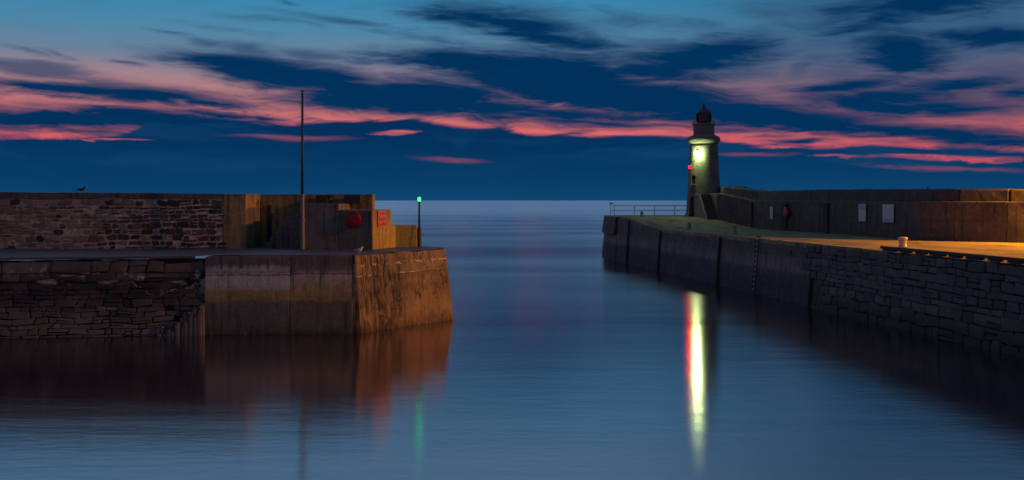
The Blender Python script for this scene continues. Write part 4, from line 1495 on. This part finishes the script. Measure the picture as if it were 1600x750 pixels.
arch(cut, -50, 0.82, 1.95, 1.25, 0.02)
arch(cut, -50, 0.50, 0.80, 1.18, 3.12, rect=True)
co = cut.build('cutter', MATS['tower_stone'], lh, merge=True)
co.parent = tw
bpy.context.view_layer.update()
md = tw.modifiers.new('openings', 'BOOLEAN')
md.object = co
md.operation = 'DIFFERENCE'
md.solver = 'EXACT'
bpy.context.view_layer.update()
dg = bpy.context.evaluated_depsgraph_get()
newme = bpy.data.meshes.new_from_object(tw.evaluated_get(dg))
tw.modifiers.clear()
tw.data = newme
bpy.data.objects.remove(co)
# door
b = MB()
arch(b, -50, 0.78, 1.90, 1.18, 0.02, 1.30)
dr = b.build('door', MATS['door_paint'], lh, merge=True)
b = MB()
b.tube(az(-40, 1.33, 0.95), az(-40, 1.37, 0.95), 0.04, n=10)
hn = b.build('handle', MATS['galvanised'], dr)
b = MB()
arch(b, -50, 0.48, 0.78, 1.10, 3.13, 1.22, rect=True)
wi = b.build('window', MATS['window_glass'], lh, merge=True)
b = MB()
c0 = az(-50, 1.24, 3.5)
ta = Vector((math.cos(math.radians(-50)), math.sin(math.radians(-50)), 0))
b.tube(c0 - Vector((0, 0, 0.37)), c0 + Vector((0, 0, 0.37)), 0.02, n=6)
b.tube(c0 - ta * 0.2, c0 + ta * 0.2, 0.02, n=6)
b.build('glazing_bar', MATS['white_trim'], wi)
b = MB()
cs = az(-50, 1.56, 3.07)
b.box(cs, (0.62, 0.22, 0.10), math.radians(-50))
b.build('sill', MATS['white_trim'], wi, bevel=0.01)
# gallery
b = MB()
b.lathe([(1.29, 6.96), (1.33, 7.02), (1.42, 7.10), (1.50, 7.22), (1.55, 7.34), (1.55, 7.46), (1.48, 7.60), (1.32, 7.72), (1.10, 7.80), (1.0, 7.81)], 64)
b.build('gallery', MATS['gallery_stone'], lh, smooth=True)
b = MB()
b.lathe([(1.01, 7.78), (1.0, 8.72), (1.07, 8.74), (1.10, 8.80), (1.10, 8.92), (0.9, 8.94), (0.72, 8.95)], 56)
b.build('upper_drum', MATS['gallery_stone'], lh, smooth=False)
b = MB()
for k in range(12):
    p = az(k * 30 + 15, 1.04, 8.92)
    b.tube(p, p + Vector((0, 0, 0.24)), 0.018, n=6)
nr = 36
for k in range(nr):
    b.tube(az(k * 10, 1.04, 9.15), az(k * 10 + 10, 1.04, 9.15), 0.02, n=6)
b.build('gallery_rail', MATS['dark_iron'], lh)
b = MB()
b.lathe([(0.68, 8.93), (0.68, 9.12), (0.66, 9.13)], 12)
b.lathe([(0.66, 9.84), (0.70, 9.85), (0.70, 9.93), (0.6, 9.94)], 12)
for k in range(12):
    p = az(k * 30 + 90, 0.675, 9.10)
    b.tube(p, p + Vector((0, 0, 0.78)), 0.03, n=6)
lt = b.build('lantern', MATS['lantern_paint'], lh)
b = MB()
b.lathe([(0.645, 9.12), (0.645, 9.86)], 12)
b.build('lantern_glazing', MATS['lantern_glass'], lt)
b = MB()
b.box(az(-78, 0.74, 9.5), (0.10, 0.42, 0.62), math.radians(-12))
b.build('blanking_panel', MATS['lantern_paint'], lt, bevel=0.01)
b = MB()
b.box(az(72, 0.72, 9.5), (0.05, 0.36, 0.62), math.radians(-18))
b.build('blanking_panel', MATS['lantern_paint'], lt, bevel=0.01)
b = MB()
b.lathe([(0.76, 9.93), (0.76, 9.95), (0.10, 10.58), (0.08, 10.60), (0.13, 10.63), (0.13, 10.70), (0.16, 10.71), (0.05, 10.78), (0.02, 10.86)], 12)
b.build('roof', MATS['lead_roof'], lh)

# flood lamp under the gallery
FA = -31
fl = tag(empty('flood_lamp', (LX, LY, ZB)), 'bright yellow green flood lamp hung under the gallery of the lighthouse', 'lamp')
b = MB()
b.tube(az(FA, 1.28, 6.360), az(FA, 1.74, 6.400), 0.03, n=8)
b.tube(az(FA, 1.28, 6.050), az(FA, 1.74, 6.400), 0.02, n=8)
b.build('bracket', MATS['dark_iron'], fl)
b = MB()
cc = az(FA, 1.74, 0)
b.lathe([(0.05, 6.430), (0.10, 6.400), (0.12, 6.340), (0.12, 6.260)], 20, cc, capb=False, capt=True)
b.build('cap', MATS['dark_iron'], fl)
b = MB()
b.lathe([(0.11, 6.26), (0.20, 6.17), (0.235, 6.04), (0.21, 5.90), (0.13, 5.81), (0.03, 5.78)], 20, cc)
b.build('bulb', MATS['flood_glow'], fl, smooth=True)

# red lamp on a side arm
rl = tag(empty('red_lamp', (LX, LY, ZB)), 'small glowing red lamp on an arm at the left edge of the lighthouse', 'lamp')
za = 5.8 + (313 - 261.5) * 0.0612 - ZB
pe = Vector((16.90 - LX, -0.9, za))
ps = az(-48, 1.38, za - 0.05)
b = MB()
b.tube(ps, pe + Vector((0.03, 0, -0.16)), 0.03, n=8)
b.tube(pe + Vector((0, 0, -0.18)), pe + Vector((0, 0, -0.11)), 0.10, n=14)
b.tube(az(-30, 1.38, za - 0.06), az(-30, 1.38, za - 0.06) + (ps - az(-30, 1.38, za - 0.06)) * 0.9, 0.02, n=6)
b.build('arm', MATS['dark_iron'], rl)
b = MB()  # added plates that keep the red light off the tower wall
b.box(pe + Vector((0.14, 0.01, 0.01)), (0.02, 0.28, 0.28))
b.box(pe + Vector((0.01, 0.14, 0.01)), (0.26, 0.02, 0.28))
b.box(pe + Vector((0.03, 0.02, 0.15)), (0.24, 0.26, 0.02))
b.build('added_shield', MATS['dark_iron'], rl, bevel=0.004)
b = MB()
b.lathe([(0.09, -0.11), (0.115, -0.06), (0.12, 0.02), (0.10, 0.09), (0.03, 0.13)], 18, pe)
b.build('lens', MATS['red_glow'], rl, smooth=True)

# outside stair between quay and tower
stair = tag(empty('outside_stair', (18.1, 101, 4.0)), 'steep flight of stone steps with a pale side wall climbing to the lighthouse', 'stairs')
b = MB()
NST = 13
for i in range(NST):
    y0 = 99.3 + 0.27 * i
    x0, x1 = 17.76 - 0.02 * i, 18.62
    z1 = 3.95 + (6.36 - 3.95) * (i + 1) / NST
    b.box(((x0 + x1) / 2, (y0 + 103.4) / 2, (3.6 + z1) / 2), (x1 - x0, 103.4 - y0, z1 - 3.6))
local(b.build('steps', MATS['parapet_concrete'], bevel=0.015), stair)
b = MB()
side = [(99.45, 3.7), (99.45, 4.1), (102.4, 6.40), (104.2, 6.42), (104.2, 3.7)]
vs = [(17.75 - 0.07 * (y - 99.45), y, z) for y, z in side] + [(17.60 - 0.07 * (y - 99.45), y, z) for y, z in side]
n_ = len(side)
b.add(vs, [tuple(range(n_)), tuple(range(2 * n_ - 1, n_ - 1, -1))] + [((i + 1) % n_, i, n_ + i, n_ + (i + 1) % n_) for i in range(n_)])
local(b.build('side_wall', MATS['gallery_stone'], merge=True, bevel=0.03), stair)

# ------------------------------------------------------------------ the lamps beyond the frame that light the harbour orange
def lamp(name, loc, power, col, radius, parent, spot=None, target=None):
    l = bpy.data.lights.new(name, 'SPOT' if spot else 'POINT')
    l.energy = power
    l.color = col
    l.shadow_soft_size = radius
    o = bpy.data.objects.new(name, l)
    COL.objects.link(o)
    o.location = loc
    if spot:
        l.spot_size = spot
        l.spot_blend = 0.12
        d = Vector(target) - Vector(loc)
        o.rotation_euler = d.to_track_quat('-Z', 'Y').to_euler()
    local(o, parent)
    return o


sl = tag(empty('street_lamp', (35.65, 58.85, 3.4)), 'sodium street lamp on a curved post beside the right wall', 'street lamp')
b = MB()
b.lathe([(0.16, 0.0), (0.16, 0.6), (0.09, 0.65), (0.07, 5.6)], 16)
b.build('post', MATS['galvanised'], sl, smooth=False)
b = MB()
b.tube((0, 0, 5.55), (-0.3, -0.3, 5.9), 0.04, n=10)
b.tube((-0.3, -0.3, 5.9), (-0.6, -0.7, 5.98), 0.04, n=10)
b.build('arm', MATS['galvanised'], sl, smooth=True)
b = MB()
b.box((-0.75, -0.9, 6.0), (0.65, 0.3, 0.14), math.radians(50))
b.build('head', MATS['dark_iron'], sl, bevel=0.03)
b = MB()
b.box((-0.75, -0.9, 5.91), (0.5, 0.22, 0.05), math.radians(50))
b.build('lens', MATS['sodium_glow'], sl, bevel=0.01)
lamp('lamp_light', (34.9, 57.95, 9.1), STREET_POWER, (1.0, 0.36, 0.0), 0.15, sl, math.radians(164), (34.0, 56.2, 3.4))

mast = tag(empty('floodlight_mast', (50, 38.4, 3.4)), 'tall floodlight mast with sodium lamps on the right shore', 'floodlight mast')
b = MB()
b.lathe([(0.35, 0.0), (0.30, 0.8), (0.14, 21.8)], 16)
b.build('post', MATS['galvanised'], mast, smooth=True)
b = MB()
b.box((0, 0, 21.8), (0.12, 2.0, 0.12))
b.build('crossbar', MATS['galvanised'], mast)
for s in (-1, 1):
    b = MB()
    b.box((-0.25, 0.7 * s, 22.1), (0.3, 0.7, 0.5), 0, 0, 0, 0.3)
    hd = b.build('lamp_head', MATS['dark_iron'], mast, bevel=0.02)
    b = MB()
    b.box((-0.42, 0.7 * s, 22.05), (0.04, 0.6, 0.4), 0, 0, 0, 0.3)
    b.build('lens', MATS['sodium_glow'], hd)
lamp('lamp_light', (49.4, 38.4, 25.5), MAST_POWER, (1.0, 0.42, 0.14), 0.4, mast, math.radians(44), (-13, 53, 4))
